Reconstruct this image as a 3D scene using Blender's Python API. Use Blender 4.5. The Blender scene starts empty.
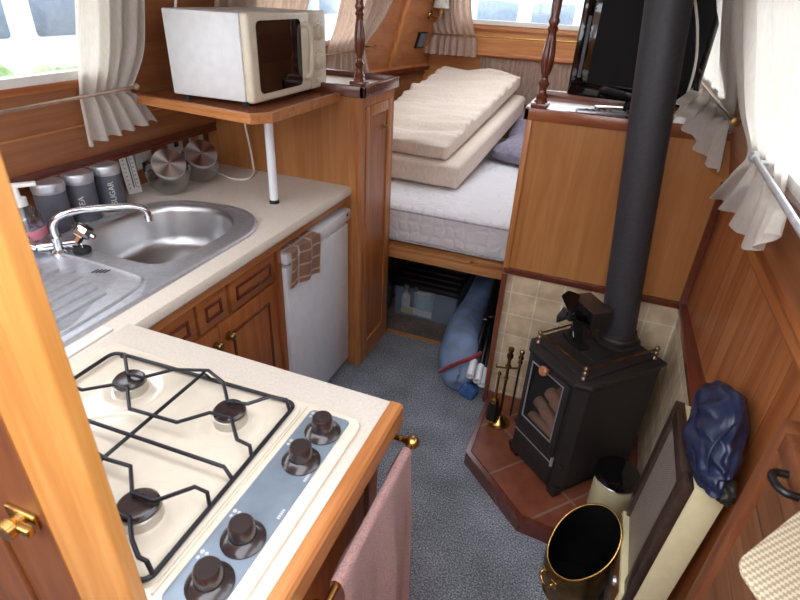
import bpy, bmesh, math, random
from mathutils import Vector, Matrix, noise
random.seed(7)
SC = bpy.context.scene
COL = SC.collection
PI = math.pi
# ------------------------------------------------------------------ materials
def lin(c):
    return tuple(((v/255)/12.92 if v/255 <= .04045 else ((v/255+.055)/1.055)**2.4) for v in c) + (1.0,)
def newmat(name):
    m = bpy.data.materials.new(name); m.use_nodes = True
    nt = m.node_tree; b = nt.nodes['Principled BSDF']
    return m, nt, b
def N(nt, typ, **kw):
    n = nt.nodes.new(typ)
    for k, v in kw.items():
        if k.startswith('i_'):
            n.inputs[k[2:].replace('_', ' ')].default_value = v
        else: setattr(n, k, v)
    return n
def L(nt, a, b): nt.links.new(a, b)
def ramp(nt, fac, stops):
    r = N(nt, 'ShaderNodeValToRGB'); e = r.color_ramp.elements
    e[0].position, e[0].color = stops[0][0], lin(stops[0][1])
    e[1].position, e[1].color = stops[-1][0], lin(stops[-1][1])
    for p, c in stops[1:-1]:
        x = e.new(p); x.color = lin(c)
    L(nt, fac, r.inputs['Fac']); return r
def coords(nt, scale=(1, 1, 1), kind='Object'):
    t = N(nt, 'ShaderNodeTexCoord'); m = N(nt, 'ShaderNodeMapping'); m.inputs['Scale'].default_value = scale
    L(nt, t.outputs[kind], m.inputs['Vector']); return m.outputs['Vector']
def bump(nt, b, h, strength, dist=.002):
    u = N(nt, 'ShaderNodeBump'); u.inputs['Strength'].default_value = strength; u.inputs['Distance'].default_value = dist
    L(nt, h, u.inputs['Height']); L(nt, u.outputs['Normal'], b.inputs['Normal']); return u
def plain(name, c, rough=.5, metal=0, coat=0, var=.06, vs=30, bmp=0, spec=.5):
    m, nt, b = newmat(name)
    b.inputs['Roughness'].default_value = rough; b.inputs['Metallic'].default_value = metal
    b.inputs['Coat Weight'].default_value = coat; b.inputs['Specular IOR Level'].default_value = spec
    n = N(nt, 'ShaderNodeTexNoise', i_Scale=vs, i_Detail=3.0); L(nt, coords(nt), n.inputs['Vector'])
    lo = tuple(max(0, v*(1-var)) for v in c); hi = tuple(min(255, v*(1+var)) for v in c)
    r = ramp(nt, n.outputs['Fac'], [(.3, lo), (.7, hi)]); L(nt, r.outputs['Color'], b.inputs['Base Color'])
    if bmp: bump(nt, b, n.outputs['Fac'], bmp)
    return m
def wood(name, dark, mid, light, axis='z', rough=.38, coat=.25, sc=1.0, plank=None, pw=.09):
    """grain runs along axis; plank = axis across which tongue-and-groove boards repeat"""
    m, nt, b = newmat(name)
    s = {'x': (1.2, 22, 22), 'y': (22, 1.2, 22), 'z': (22, 22, 1.2)}[axis]
    v = coords(nt, tuple(a*sc for a in s))
    n = N(nt, 'ShaderNodeTexNoise', i_Scale=1.6, i_Detail=7.0, i_Roughness=.62, i_Distortion=.9); L(nt, v, n.inputs['Vector'])
    v2 = coords(nt, tuple(a*sc*6 for a in s))
    n2 = N(nt, 'ShaderNodeTexNoise', i_Scale=2.0, i_Detail=3.0); L(nt, v2, n2.inputs['Vector'])
    v3 = coords(nt, (3, 3, 3)); n3 = N(nt, 'ShaderNodeTexNoise', i_Scale=1.0, i_Detail=2.0); L(nt, v3, n3.inputs['Vector'])
    a = N(nt, 'ShaderNodeMath', operation='MULTIPLY_ADD'); a.inputs[1].default_value = .25; L(nt, n2.outputs['Fac'], a.inputs[0]); L(nt, n.outputs['Fac'], a.inputs[2])
    a2 = N(nt, 'ShaderNodeMath', operation='MULTIPLY_ADD'); a2.inputs[1].default_value = .35; L(nt, n3.outputs['Fac'], a2.inputs[0]); L(nt, a.outputs[0], a2.inputs[2])
    fac = a2.outputs[0]
    if plank:
        t = N(nt, 'ShaderNodeTexCoord'); sep = N(nt, 'ShaderNodeSeparateXYZ'); L(nt, t.outputs['Object'], sep.inputs[0])
        dv = N(nt, 'ShaderNodeMath', operation='DIVIDE'); dv.inputs[1].default_value = pw; L(nt, sep.outputs[plank.upper()], dv.inputs[0])
        fl = N(nt, 'ShaderNodeMath', operation='FLOOR'); L(nt, dv.outputs[0], fl.inputs[0])
        wn = N(nt, 'ShaderNodeTexWhiteNoise', noise_dimensions='1D'); L(nt, fl.outputs[0], wn.inputs['W'])
        a3 = N(nt, 'ShaderNodeMath', operation='MULTIPLY_ADD'); a3.inputs[1].default_value = .22; L(nt, wn.outputs['Value'], a3.inputs[0]); L(nt, fac, a3.inputs[2]); fac = a3.outputs[0]
        sb = N(nt, 'ShaderNodeMath', operation='SUBTRACT'); sb.inputs[1].default_value = .1; L(nt, fac, sb.inputs[0]); fac = sb.outputs[0]
    r = ramp(nt, fac, [(.42, dark), (.72, mid), (1.0, light)])
    outc = r.outputs['Color']
    h = a.outputs[0]; st = .08
    if plank:
        fr = N(nt, 'ShaderNodeMath', operation='FRACT'); L(nt, dv.outputs[0], fr.inputs[0])
        pg = N(nt, 'ShaderNodeMath', operation='PINGPONG'); pg.inputs[1].default_value = .5; L(nt, fr.outputs[0], pg.inputs[0])
        g = N(nt, 'ShaderNodeMapRange'); g.inputs['From Min'].default_value = 0; g.inputs['From Max'].default_value = .035; L(nt, pg.outputs[0], g.inputs['Value'])
        h = g.outputs[0]; st = .9
        mx = N(nt, 'ShaderNodeMix', data_type='RGBA', blend_type='MULTIPLY'); mx.inputs['Factor'].default_value = .35
        L(nt, outc, mx.inputs['A']); L(nt, g.outputs[0], mx.inputs['B']); outc = mx.outputs['Result']
    L(nt, outc, b.inputs['Base Color'])
    b.inputs['Roughness'].default_value = rough; b.inputs['Coat Weight'].default_value = coat; b.inputs['Coat Roughness'].default_value = .25
    bump(nt, b, h, st, .003 if plank else .001)
    return m
def speckle(name, cols, scale=260, rough=.95, bmp=.5, big=None, sheen=0):
    m, nt, b = newmat(name)
    v = coords(nt); n = N(nt, 'ShaderNodeTexNoise', i_Scale=scale, i_Detail=2.0, i_Roughness=.7); L(nt, v, n.inputs['Vector'])
    r = ramp(nt, n.outputs['Fac'], [(.3 + .4*i/(len(cols)-1), c) for i, c in enumerate(cols)])
    oc = r.outputs['Color']
    if big:
        n2 = N(nt, 'ShaderNodeTexNoise', i_Scale=big, i_Detail=3.0); L(nt, v, n2.inputs['Vector'])
        r2 = ramp(nt, n2.outputs['Fac'], [(.3, (205, 205, 205)), (.7, (255, 255, 255))])
        mx = N(nt, 'ShaderNodeMix', data_type='RGBA', blend_type='MULTIPLY'); mx.inputs['Factor'].default_value = 1
        L(nt, oc, mx.inputs['A']); L(nt, r2.outputs['Color'], mx.inputs['B']); oc = mx.outputs['Result']
    L(nt, oc, b.inputs['Base Color']); b.inputs['Roughness'].default_value = rough
    b.inputs['Specular IOR Level'].default_value = .2; b.inputs['Sheen Weight'].default_value = sheen
    if bmp: bump(nt, b, n.outputs['Fac'], bmp, .004)
    return m
def tiles(name, a1, a2, size, c1, c2, grout, off=(0, 0), mortar=.012, rough=.35, rot=0):
    m, nt, b = newmat(name)
    t = N(nt, 'ShaderNodeTexCoord'); sp = N(nt, 'ShaderNodeSeparateXYZ'); L(nt, t.outputs['Object'], sp.inputs[0])
    cb = N(nt, 'ShaderNodeCombineXYZ'); L(nt, sp.outputs[a1], cb.inputs['X']); L(nt, sp.outputs[a2], cb.inputs['Y'])
    mp = N(nt, 'ShaderNodeMapping'); mp.inputs['Location'].default_value = (off[0], off[1], 0); mp.inputs['Rotation'].default_value = (0, 0, rot); L(nt, cb.outputs[0], mp.inputs['Vector'])
    k = N(nt, 'ShaderNodeTexBrick', offset=0.0, squash=1.0); k.inputs['Scale'].default_value = 1.0
    k.inputs['Brick Width'].default_value = size; k.inputs['Row Height'].default_value = size
    k.inputs['Mortar Size'].default_value = mortar*size*2; k.inputs['Mortar Smooth'].default_value = .2; k.inputs['Bias'].default_value = 0
    k.inputs['Color1'].default_value = lin(c1); k.inputs['Color2'].default_value = lin(c2); k.inputs['Mortar'].default_value = lin(grout)
    L(nt, mp.outputs[0], k.inputs['Vector'])
    n = N(nt, 'ShaderNodeTexNoise', i_Scale=14.0, i_Detail=5.0); L(nt, t.outputs['Object'], n.inputs['Vector'])
    r = ramp(nt, n.outputs['Fac'], [(.3, (205, 195, 185)), (.7, (255, 255, 255))])
    mx = N(nt, 'ShaderNodeMix', data_type='RGBA', blend_type='MULTIPLY'); mx.inputs['Factor'].default_value = .9
    L(nt, k.outputs['Color'], mx.inputs['A']); L(nt, r.outputs['Color'], mx.inputs['B']); L(nt, mx.outputs['Result'], b.inputs['Base Color'])
    b.inputs['Roughness'].default_value = rough
    iv = N(nt, 'ShaderNodeMath', operation='SUBTRACT'); iv.inputs[0].default_value = 1; L(nt, k.outputs['Fac'], iv.inputs[1])
    bump(nt, b, iv.outputs[0], .6, .003)
    return m
def fabric(name, c, var=.1, weave=500, rough=.95, translucent=0, sheen=.2, check=None, streak=None):
    m, nt, b = newmat(name)
    v = coords(nt)
    n = N(nt, 'ShaderNodeTexNoise', i_Scale=40.0, i_Detail=4.0); L(nt, v if not streak else coords(nt, streak), n.inputs['Vector'])
    lo = tuple(v_*(1-var) for v_ in c); hi = tuple(min(255, v_*(1+var)) for v_ in c)
    r = ramp(nt, n.outputs['Fac'], [(.3, lo), (.7, hi)]); oc = r.outputs['Color']
    if check:
        k = N(nt, 'ShaderNodeTexBrick', offset=0.0); k.inputs['Scale'].default_value = 1; k.inputs['Brick Width'].default_value = check[0]; k.inputs['Row Height'].default_value = check[0]
        k.inputs['Mortar Size'].default_value = check[1]; k.inputs['Color1'].default_value = k.inputs['Color2'].default_value = lin(c); k.inputs['Mortar'].default_value = lin(check[2])
        t = N(nt, 'ShaderNodeTexCoord'); L(nt, t.outputs['UV'], k.inputs['Vector']); oc = k.outputs['Color']
    L(nt, oc, b.inputs['Base Color']); b.inputs['Roughness'].default_value = rough; b.inputs['Sheen Weight'].default_value = sheen
    b.inputs['Specular IOR Level'].default_value = .15
    w = N(nt, 'ShaderNodeTexNoise', i_Scale=float(weave), i_Detail=1.0); L(nt, v, w.inputs['Vector']); bump(nt, b, w.outputs['Fac'], .25, .002)
    if translucent:
        tr = N(nt, 'ShaderNodeBsdfTranslucent'); L(nt, oc, tr.inputs['Color'])
        mx = N(nt, 'ShaderNodeMixShader'); mx.inputs[0].default_value = translucent
        L(nt, b.outputs[0], mx.inputs[1]); L(nt, tr.outputs[0], mx.inputs[2]); L(nt, mx.outputs[0], nt.nodes['Material Output'].inputs['Surface'])
    return m
def glass(name, tint=(255, 255, 255), refl=1.0, base=.06):
    m, nt, b = newmat(name)
    tr = N(nt, 'ShaderNodeBsdfTransparent'); tr.inputs['Color'].default_value = lin(tint)
    gl = N(nt, 'ShaderNodeBsdfGlossy'); gl.inputs['Roughness'].default_value = .04
    lw = N(nt, 'ShaderNodeLayerWeight'); lw.inputs['Blend'].default_value = .35
    ma = N(nt, 'ShaderNodeMath', operation='MULTIPLY_ADD', use_clamp=True); ma.inputs[1].default_value = .6*refl; ma.inputs[2].default_value = base
    L(nt, lw.outputs['Facing'], ma.inputs[0])
    mx = N(nt, 'ShaderNodeMixShader'); L(nt, ma.outputs[0], mx.inputs[0]); L(nt, tr.outputs[0], mx.inputs[1]); L(nt, gl.outputs[0], mx.inputs[2])
    L(nt, mx.outputs[0], nt.nodes['Material Output'].inputs['Surface']); return m
def emit(name, c, s):
    m, nt, b = newmat(name); b.inputs['Emission Color'].default_value = lin(c); b.inputs['Emission Strength'].default_value = s
    b.inputs['Base Color'].default_value = lin(c); return m
def glint_disc(name, c):
    m, nt, b = newmat(name); b.inputs['Metallic'].default_value = 1; b.inputs['Roughness'].default_value = .3
    t = N(nt, 'ShaderNodeTexCoord'); g = N(nt, 'ShaderNodeTexGradient', gradient_type='RADIAL'); L(nt, t.outputs['UV'], g.inputs['Vector'])
    w = N(nt, 'ShaderNodeMath', operation='MULTIPLY'); w.inputs[1].default_value = 2*PI*5; L(nt, g.outputs['Fac'], w.inputs[0])
    s = N(nt, 'ShaderNodeMath', operation='SINE'); L(nt, w.outputs[0], s.inputs[0])
    m2 = N(nt, 'ShaderNodeMapRange'); m2.inputs['From Min'].default_value = -1; L(nt, s.outputs[0], m2.inputs['Value'])
    b.inputs['Anisotropic'].default_value = .8
    r = ramp(nt, m2.outputs[0], [(.0, tuple(v*.62 for v in c)), (1.0, c)]); L(nt, r.outputs['Color'], b.inputs['Base Color'])  # conical reflections painted into the colour as dark and light wedges
    return m
def quilt(name, c):
    m, nt, b = newmat(name); b.inputs['Base Color'].default_value = lin(c); b.inputs['Roughness'].default_value = .9; b.inputs['Sheen Weight'].default_value = .2
    v = coords(nt, (17, 13, 15)); vo = N(nt, 'ShaderNodeTexVoronoi', feature='DISTANCE_TO_EDGE'); vo.inputs['Randomness'].default_value = .3; vo.inputs['Scale'].default_value = 1.0
    n = N(nt, 'ShaderNodeTexNoise', i_Scale=.7, i_Detail=1.0); L(nt, v, n.inputs['Vector'])
    va = N(nt, 'ShaderNodeVectorMath', operation='ADD'); L(nt, v, va.inputs[0]); L(nt, n.outputs['Color'], va.inputs[1]); L(nt, va.outputs[0], vo.inputs['Vector'])
    mr = N(nt, 'ShaderNodeMapRange', interpolation_type='SMOOTHERSTEP'); mr.inputs['From Max'].default_value = .28; L(nt, vo.outputs['Distance'], mr.inputs['Value'])
    bump(nt, b, mr.outputs[0], .55, .008); return m
def woven(name, c, dark, s=130):
    m, nt, b = newmat(name); b.inputs['Roughness'].default_value = .85
    v = coords(nt, (s, s, s)); k = N(nt, 'ShaderNodeTexChecker', i_Scale=1.0); L(nt, v, k.inputs['Vector'])
    k.inputs['Color1'].default_value = lin(c); k.inputs['Color2'].default_value = lin(dark); L(nt, k.outputs['Color'], b.inputs['Base Color'])
    bump(nt, b, k.outputs['Fac'], .5, .003); return m
def mesh_grille(name, c, hole, s=170):
    m, nt, b = newmat(name); b.inputs['Roughness'].default_value = .5; b.inputs['Metallic'].default_value = .4
    t = N(nt, 'ShaderNodeTexCoord'); sp = N(nt, 'ShaderNodeSeparateXYZ'); L(nt, t.outputs['Object'], sp.inputs[0]); cb = N(nt, 'ShaderNodeCombineXYZ'); L(nt, sp.outputs['Y'], cb.inputs['X']); L(nt, sp.outputs['Z'], cb.inputs['Y'])
    vo = N(nt, 'ShaderNodeTexVoronoi', voronoi_dimensions='2D'); vo.inputs['Scale'].default_value = s; vo.inputs['Randomness'].default_value = 0; L(nt, cb.outputs[0], vo.inputs['Vector'])
    r = ramp(nt, vo.outputs['Distance'], [(.3, hole), (.45, c)]); L(nt, r.outputs['Color'], b.inputs['Base Color']); return m

M = {}
M['oak'] = wood('oak_cabinet', (128, 72, 34), (172, 106, 56), (200, 136, 80), 'z')
M['oak_y'] = wood('oak_rail_y', (132, 78, 40), (178, 112, 62), (206, 142, 86), 'y')
M['oak_x'] = wood('oak_rail_x', (132, 78, 40), (178, 112, 62), (206, 142, 86), 'x')
M['ply'] = wood('veneer_panel', (150, 92, 48), (174, 114, 62), (190, 132, 78), 'z', sc=.45)
M['ply_y'] = wood('veneer_panel_y', (126, 74, 44), (150, 92, 56), (172, 114, 74), 'y', sc=.5)
M['ply_x'] = wood('veneer_panel_x', (150, 90, 46), (190, 124, 68), (212, 150, 92), 'x', sc=.6)
M['maho'] = wood('mahogany', (78, 34, 24), (96, 44, 30), (112, 54, 38), 'y', rough=.25, coat=.6)
M['maho_x'] = wood('mahogany_x', (96, 48, 26), (140, 76, 42), (164, 96, 56), 'x', rough=.25, coat=.6)
M['maho_z'] = wood('mahogany_z', (72, 32, 22), (106, 52, 34), (132, 72, 48), 'z', rough=.22, coat=.7)
M['drawer'] = wood('drawer_timber', (112, 58, 26), (156, 88, 44), (184, 116, 64), 'y')
M['drawer_z'] = wood('door_timber', (112, 58, 26), (156, 88, 44), (184, 116, 64), 'z')
M['tng'] = wood('tongue_groove', (120, 62, 32), (160, 92, 50), (186, 120, 72), 'z', plank='y', pw=.085)
M['tng_h'] = wood('slatted_boards', (92, 54, 34), (122, 78, 50), (144, 100, 68), 'y', plank='z', pw=.075, rough=.5, coat=.1)
M['frame_dk'] = wood('dark_stile', (92, 48, 28), (122, 70, 42), (146, 92, 60), 'z', rough=.45, coat=.1)
M['pine'] = wood('rough_pine', (138, 82, 42), (176, 116, 66), (200, 146, 94), 'x', rough=.7, coat=0)
M['door'] = wood('honey_door', (160, 98, 42), (190, 128, 60), (206, 148, 80), 'z', rough=.45, coat=.15)
M['door_dk'] = wood('door_inner', (84, 44, 20), (112, 62, 30), (132, 80, 42), 'z', rough=.5, coat=.1)
M['carpet'] = speckle('blue_carpet', [(78, 83, 94), (140, 147, 160), (212, 216, 222)], 170, big=5)
M['carpet_br'] = speckle('brown_carpet', [(84, 74, 68), (128, 116, 108), (168, 156, 146)], 220, big=5)
M['worktop'] = speckle('laminate_worktop', [(216, 204, 190), (222, 211, 198), (228, 218, 206)], 160, rough=.42, bmp=.03)
M['tile_b'] = tiles('cream_tiles', 'X', 'Z', .105, (240, 220, 188), (228, 206, 172), (250, 246, 236), off=(.03, .035))
M['tile_r'] = tiles('cream_tiles_side', 'Y', 'Z', .105, (232, 214, 184), (220, 202, 170), (250, 246, 234), off=(0, .035), mortar=.022)
M['terra'] = tiles('terracotta_tiles', 'X', 'Y', .235, (146, 84, 62), (134, 74, 54), (150, 126, 112), off=(.06, .1), mortar=.011, rough=.4, rot=math.radians(42))
M['steel'] = plain('brushed_steel', (214, 217, 224), .44, .85, var=.04, vs=60)
M['steel_bowl'] = plain('bowl_steel', (200, 200, 202), .34, 1, var=.05, vs=8)
M['chrome'] = plain('chrome', (222, 224, 228), .08, 1, var=.02)
M['brass'] = plain('brass', (186, 150, 88), .25, 1, var=.1)
M['brass_old'] = plain('aged_brass', (128, 100, 60), .34, 1, var=.22, vs=18)
M['white'] = plain('white_enamel', (238, 243, 250), .25, coat=.3, var=.015)
M['white_pl'] = plain('white_plastic', (232, 230, 224), .4, var=.02)
M['micro'] = plain('microwave_white', (226, 228, 230), .4, var=.02)
M['micro_f'] = plain('microwave_cream', (222, 212, 190), .4, var=.02)
M['cream'] = plain('cream_enamel', (240, 228, 208), .2, coat=.5, var=.015)
M['panel_bl'] = plain('hob_panel_grey_blue', (138, 152, 166), .35, metal=.3, var=.04)
M['black'] = plain('black_plastic', (26, 24, 25), .3, var=.1)
M['black_gl'] = plain('black_gloss', (12, 12, 14), .06, coat=.5, var=.05)
M['knob'] = plain('dark_brown_knob', (52, 42, 42), .22, coat=.4, var=.05)
M['rubber'] = plain('rubber', (30, 30, 32), .7)
M['iron'] = plain('stove_black', (38, 34, 35), .55, var=.15, vs=60, bmp=.15)
M['flue'] = plain('flue_black', (60, 60, 66), .5, var=.08, vs=90, bmp=.1, metal=.2)
M['wire'] = plain('pan_wire', (42, 42, 48), .3, .3)
M['alu'] = plain('burner_alloy', (196, 192, 184), .35, .9)
M['burn'] = plain('burner_cap', (50, 36, 36), .25, coat=.4)
M['canister'] = plain('grey_canister', (96, 98, 108), .5, var=.03)
M['curtain'] = fabric('cream_curtain', (240, 235, 228), translucent=.3, streak=(4, 4, 1), var=.02)
M['curtain_p'] = fabric('beige_curtain', (222, 202, 186), translucent=.3, streak=(4, 4, 1), var=.06)
M['cushion'] = fabric('beige_chenille', (220, 206, 192), streak=(3, 3, .8), var=.04, weave=260)
M['mattress'] = quilt('quilted_ticking', (226, 226, 230))
M['piping'] = fabric('grey_piping', (176, 174, 182))
M['pillow'] = fabric('grey_violet_cotton', (138, 132, 150), var=.1)
M['navy'] = plain('navy_nylon', (32, 42, 72), .33, var=.15, vs=8, bmp=.3)
M['olive'] = plain('dark_olive_nylon', (46, 46, 40), .45, var=.1)
M['towel'] = speckle('pink_terry', [(206, 152, 146), (236, 190, 184), (250, 218, 212)], 330, bmp=.9, sheen=.5)
M['teatowel'] = fabric('brown_check_towel', (194, 152, 128), check=(.075, .006, (232, 214, 198)))
M['heater'] = plain('cream_casing', (226, 216, 176), .4, var=.02)
M['bezel'] = wood('dark_wood_vinyl', (34, 24, 20), (54, 40, 34), (78, 60, 50), 'y', rough=.4, coat=.2)
M['bezel_p'] = wood('panel_wood_vinyl', (90, 60, 36), (120, 84, 54), (146, 108, 72), 'y', rough=.4, coat=.2)
M['grille'] = mesh_grille('heater_mesh', (206, 192, 180), (70, 62, 58), 130)
M['glass'] = glass('clear_glass', (250, 252, 252), .35, .02)
M['jar'] = glass('jar_glass', (244, 246, 246), .8, .05)
M['stoveglass'] = glass('stove_glass', (226, 220, 214), .3, .03)
M['plastic_clear'] = glass('clear_plastic', (214, 226, 236), .5, .12)
m_, nt_, b_ = newmat('milky_tub_plastic'); b_.inputs['Base Color'].default_value = lin((172, 190, 216)); b_.inputs['Roughness'].default_value = .3; b_.inputs['Alpha'].default_value = .2; M['tub'] = m_
M['bag_blue'] = plain('blue_awning_bag', (168, 194, 232), .6, var=.12, vs=12, bmp=.3)
M['bag_blue2'] = plain('bright_blue_lining', (60, 98, 160), .6, var=.1)
M['strap'] = fabric('red_strap', (150, 44, 52))
M['disc'] = glint_disc('steel_glints', (244, 242, 242))
M['basket'] = woven('cream_weave', (214, 202, 176), (166, 150, 122), 200)
M['matt_black'] = plain('matt_screen_black', (14, 14, 16), .5, spec=.15)
M['rod_pale'] = plain('pale_rod_metal', (206, 186, 170), .3, .9)
M['post_metal'] = plain('dull_post_metal', (150, 126, 104), .35, .9, var=.15)
M['log'] = wood('log_bark', (168, 124, 104), (204, 164, 144), (228, 196, 178), 'x', rough=.9, coat=0)
M['fire'] = plain('fire_brick', (214, 196, 172), .9, var=.15, vs=20)
M['amber'] = plain('cut_log_end', (190, 128, 66), .8, var=.15)
M['copper'] = wood('wooden_door_knob', (120, 66, 44), (158, 98, 68), (184, 124, 90), 'y')
M['shade'] = fabric('white_shade', (242, 236, 226), translucent=.4)
M['soap'] = plain('pale_soap', (222, 206, 200), .3, var=.03)
M['pink'] = plain('pink_label', (226, 140, 158), .5)
M['ink'] = plain('white_ink', (214, 214, 216), .6)
M['label'] = plain('yellow_label', (206, 196, 96), .6)
M['green'] = plain('hedge_leaf', (128, 160, 104), .8, var=.35, vs=14)
M['boat_white'] = plain('boat_paint', (206, 212, 218), .3, var=.03)
M['boat_grey'] = plain('boat_window_tint', (112, 126, 142), .15)
M['water'] = plain('pale_water', (176, 186, 190), .15, var=.1, vs=4)
M['ceil'] = plain('cream_headlining', (226, 220, 208), .8)
M['knobbrass'] = plain('knob_antique_brass', (168, 140, 86), .28, 1, var=.1)

# ------------------------------------------------------------------ geometry builder
def MX(loc=(0, 0, 0), rx=0, ry=0, rz=0):
    return Matrix.Translation(Vector(loc)) @ Matrix.Rotation(rz, 4, 'Z') @ Matrix.Rotation(ry, 4, 'Y') @ Matrix.Rotation(rx, 4, 'X')
def aim(p, d):
    """matrix whose local z points along d, origin p"""
    q = Vector(d).normalized().to_track_quat('Z', 'Y'); return Matrix.Translation(Vector(p)) @ q.to_matrix().to_4x4()
class B:
    def __init__(s, M=None): s.bm = bmesh.new(); s.M = M or Matrix.Identity(4)
    def _join(s, t, m=None):
        t.transform(s.M @ (m or Matrix.Identity(4)))
        me = bpy.data.meshes.new('tmp'); t.to_mesh(me); t.free(); s.bm.from_mesh(me); bpy.data.meshes.remove(me); return s
    def box(s, x0, x1, y0, y1, z0, z1, bev=0, seg=2, m=None):
        t = bmesh.new(); r = bmesh.ops.create_cube(t, size=1)
        for v in t.verts: v.co = Vector((x0+(v.co.x+.5)*(x1-x0), y0+(v.co.y+.5)*(y1-y0), z0+(v.co.z+.5)*(z1-z0)))
        if bev: bmesh.ops.bevel(t, geom=t.edges[:], offset=bev, segments=seg, affect='EDGES', profile=.5)
        return s._join(t, m)
    def prism(s, poly, z0, z1, bev=0, m=None, axis='z'):
        t = bmesh.new(); vs = [t.verts.new((p[0], p[1], z0)) for p in poly]; f = t.faces.new(vs)
        r = bmesh.ops.extrude_face_region(t, geom=[f]); up = [g for g in r['geom'] if isinstance(g, bmesh.types.BMVert)]
        for v in up: v.co.z = z1
        bmesh.ops.recalc_face_normals(t, faces=t.faces[:])
        if bev: bmesh.ops.bevel(t, geom=[e for e in t.edges if abs(e.verts[0].co.z-e.verts[1].co.z) < 1e-6], offset=bev, segments=2, affect='EDGES', profile=.5)
        if axis == 'y':   # poly is (x, z), extruded in y
            for v in t.verts: v.co = Vector((v.co.x, v.co.z, v.co.y))
            bmesh.ops.recalc_face_normals(t, faces=t.faces[:])
        if axis == 'x':   # poly is (y, z), extruded in x
            for v in t.verts: v.co = Vector((v.co.z, v.co.x, v.co.y))
            bmesh.ops.recalc_face_normals(t, faces=t.faces[:])
        return s._join(t, m)
    def hexa(s, bot, top):
        """solid from two quads of 3D points"""
        t = bmesh.new(); a = [t.verts.new(p) for p in bot]; b = [t.verts.new(p) for p in top]; n = len(a)
        t.faces.new(a[::-1]); t.faces.new(b)
        for i in range(n): t.faces.new((a[i], a[(i+1) % n], b[(i+1) % n], b[i]))
        bmesh.ops.recalc_face_normals(t, faces=t.faces[:]); return s._join(t)
    def cyl(s, p0, p1, r0, r1=None, seg=24, m=None):
        r1 = r0 if r1 is None else r1; p0, p1 = Vector(p0), Vector(p1); d = p1-p0
        return s.lathe([(0, 0), (r0, 0), (r1, d.length), (0, d.length)], aim(p0, d), seg)
    def lathe(s, prof, m=None, seg=32, flute=None):
        t = bmesh.new(); rings = []
        for r, z in prof:
            if r < 1e-6: rings.append([t.verts.new((0, 0, z))])
            else:
                rg = []
                for i in range(seg):
                    a = 2*PI*i/seg; rr = r
                    if flute and flute[0] < z < flute[1]: rr = r*(1-flute[3]*abs(math.sin(a*flute[2]/2)))
                    rg.append(t.verts.new((rr*math.cos(a), rr*math.sin(a), z)))
                rings.append(rg)
        for a, b in zip(rings, rings[1:]):
            n = max(len(a), len(b))
            for i in range(n):
                j = (i+1) % n
                q = [a[i % len(a)], a[j % len(a)], b[j % len(b)], b[i % len(b)]]
                u = []
                for v in q:
                    if v not in u: u.append(v)
                if len(u) > 2:
                    try: t.faces.new(u)
                    except ValueError: pass
        bmesh.ops.recalc_face_normals(t, faces=t.faces[:]); return s._join(t, m)
    def tube(s, pts, r, seg=10, closed=False, cap=True, smooth=0):
        P = [Vector(p) for p in pts]
        if smooth:
            Q = []; n = len(P); rng = range(n if closed else n-1)
            for i in rng:
                p0, p1, p2, p3 = (P[(i-1) % n] if closed or i > 0 else P[0]), P[i], P[(i+1) % n], (P[(i+2) % n] if closed or i+2 < n else P[-1])
                for k in range(smooth):
                    u = k/smooth
                    Q.append(.5*((2*p1)+(p2-p0)*u+(2*p0-5*p1+4*p2-p3)*u*u+(3*p1-p0-3*p2+p3)*u**3))
            if not closed: Q.append(P[-1])
            P = Q
        rad = r if isinstance(r, (list, tuple)) else None
        t = bmesh.new(); rings = []; n = len(P); up = None
        for i, p in enumerate(P):
            a = P[i-1] if (i > 0 or closed) else p; b = P[(i+1) % n] if (i < n-1 or closed) else p
            d = (b-a).normalized()
            if up is None:
                up = Vector((0, 0, 1)) if abs(d.z) < .9 else Vector((1, 0, 0))
            up = (up-d*up.dot(d)).normalized(); sd = d.cross(up)
            rr = rad[min(len(rad)-1, int(i*len(rad)/n))] if rad else r
            rings.append([t.verts.new(p+up*rr*math.cos(2*PI*k/seg)+sd*rr*math.sin(2*PI*k/seg)) for k in range(seg)])
        for i in range(n if closed else n-1):
            a, b = rings[i], rings[(i+1) % n]
            for k in range(seg): t.faces.new((a[k], a[(k+1) % seg], b[(k+1) % seg], b[k]))
        if cap and not closed: t.faces.new(rings[0][::-1]); t.faces.new(rings[-1])
        bmesh.ops.recalc_face_normals(t, faces=t.faces[:]); return s._join(t)
    def soft(s, sx, sy, sz, r, m=None, cuts=22, wr=0, wsc=6, seed=0, fn=None):
        """rounded pad centred on origin with optional wrinkles"""
        t = bmesh.new(); bmesh.ops.create_cube(t, size=1); bmesh.ops.subdivide_edges(t, edges=t.edges[:], cuts=cuts, use_grid_fill=True)
        h = Vector((sx/2, sy/2, sz/2))
        for v in t.verts:
            p = Vector((v.co.x*sx, v.co.y*sy, v.co.z*sz)); q = Vector([max(-(h[i]-r), min(h[i]-r, p[i])) for i in range(3)]); d = p-q
            nn = d.normalized() if d.length > 1e-9 else Vector((0, 0, 0))
            p2 = q+nn*r if d.length > 1e-9 else p
            if wr: p2 += nn*wr*noise.noise(Vector((p2.x*wsc+seed, p2.y*wsc*.35, p2.z*wsc)))
            if fn: p2 = fn(p2, nn)
            v.co = p2
        return s._join(t, m)
    def ball(s, c, sx, sy, sz, m=None, sub=4, wr=0, wsc=3, seed=0):
        t = bmesh.new(); bmesh.ops.create_icosphere(t, subdivisions=sub, radius=1)
        for v in t.verts:
            k = 1+wr*(noise.noise(v.co*wsc+Vector((seed, 0, 0)))+.5*noise.noise(v.co*wsc*2.3+Vector((0, seed, 0)))) if wr else 1
            v.co = Vector((v.co.x*sx*k, v.co.y*sy*k, v.co.z*sz*k))
        return s._join(t, Matrix.Translation(Vector(c)) @ (m or Matrix.Identity(4)))
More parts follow.
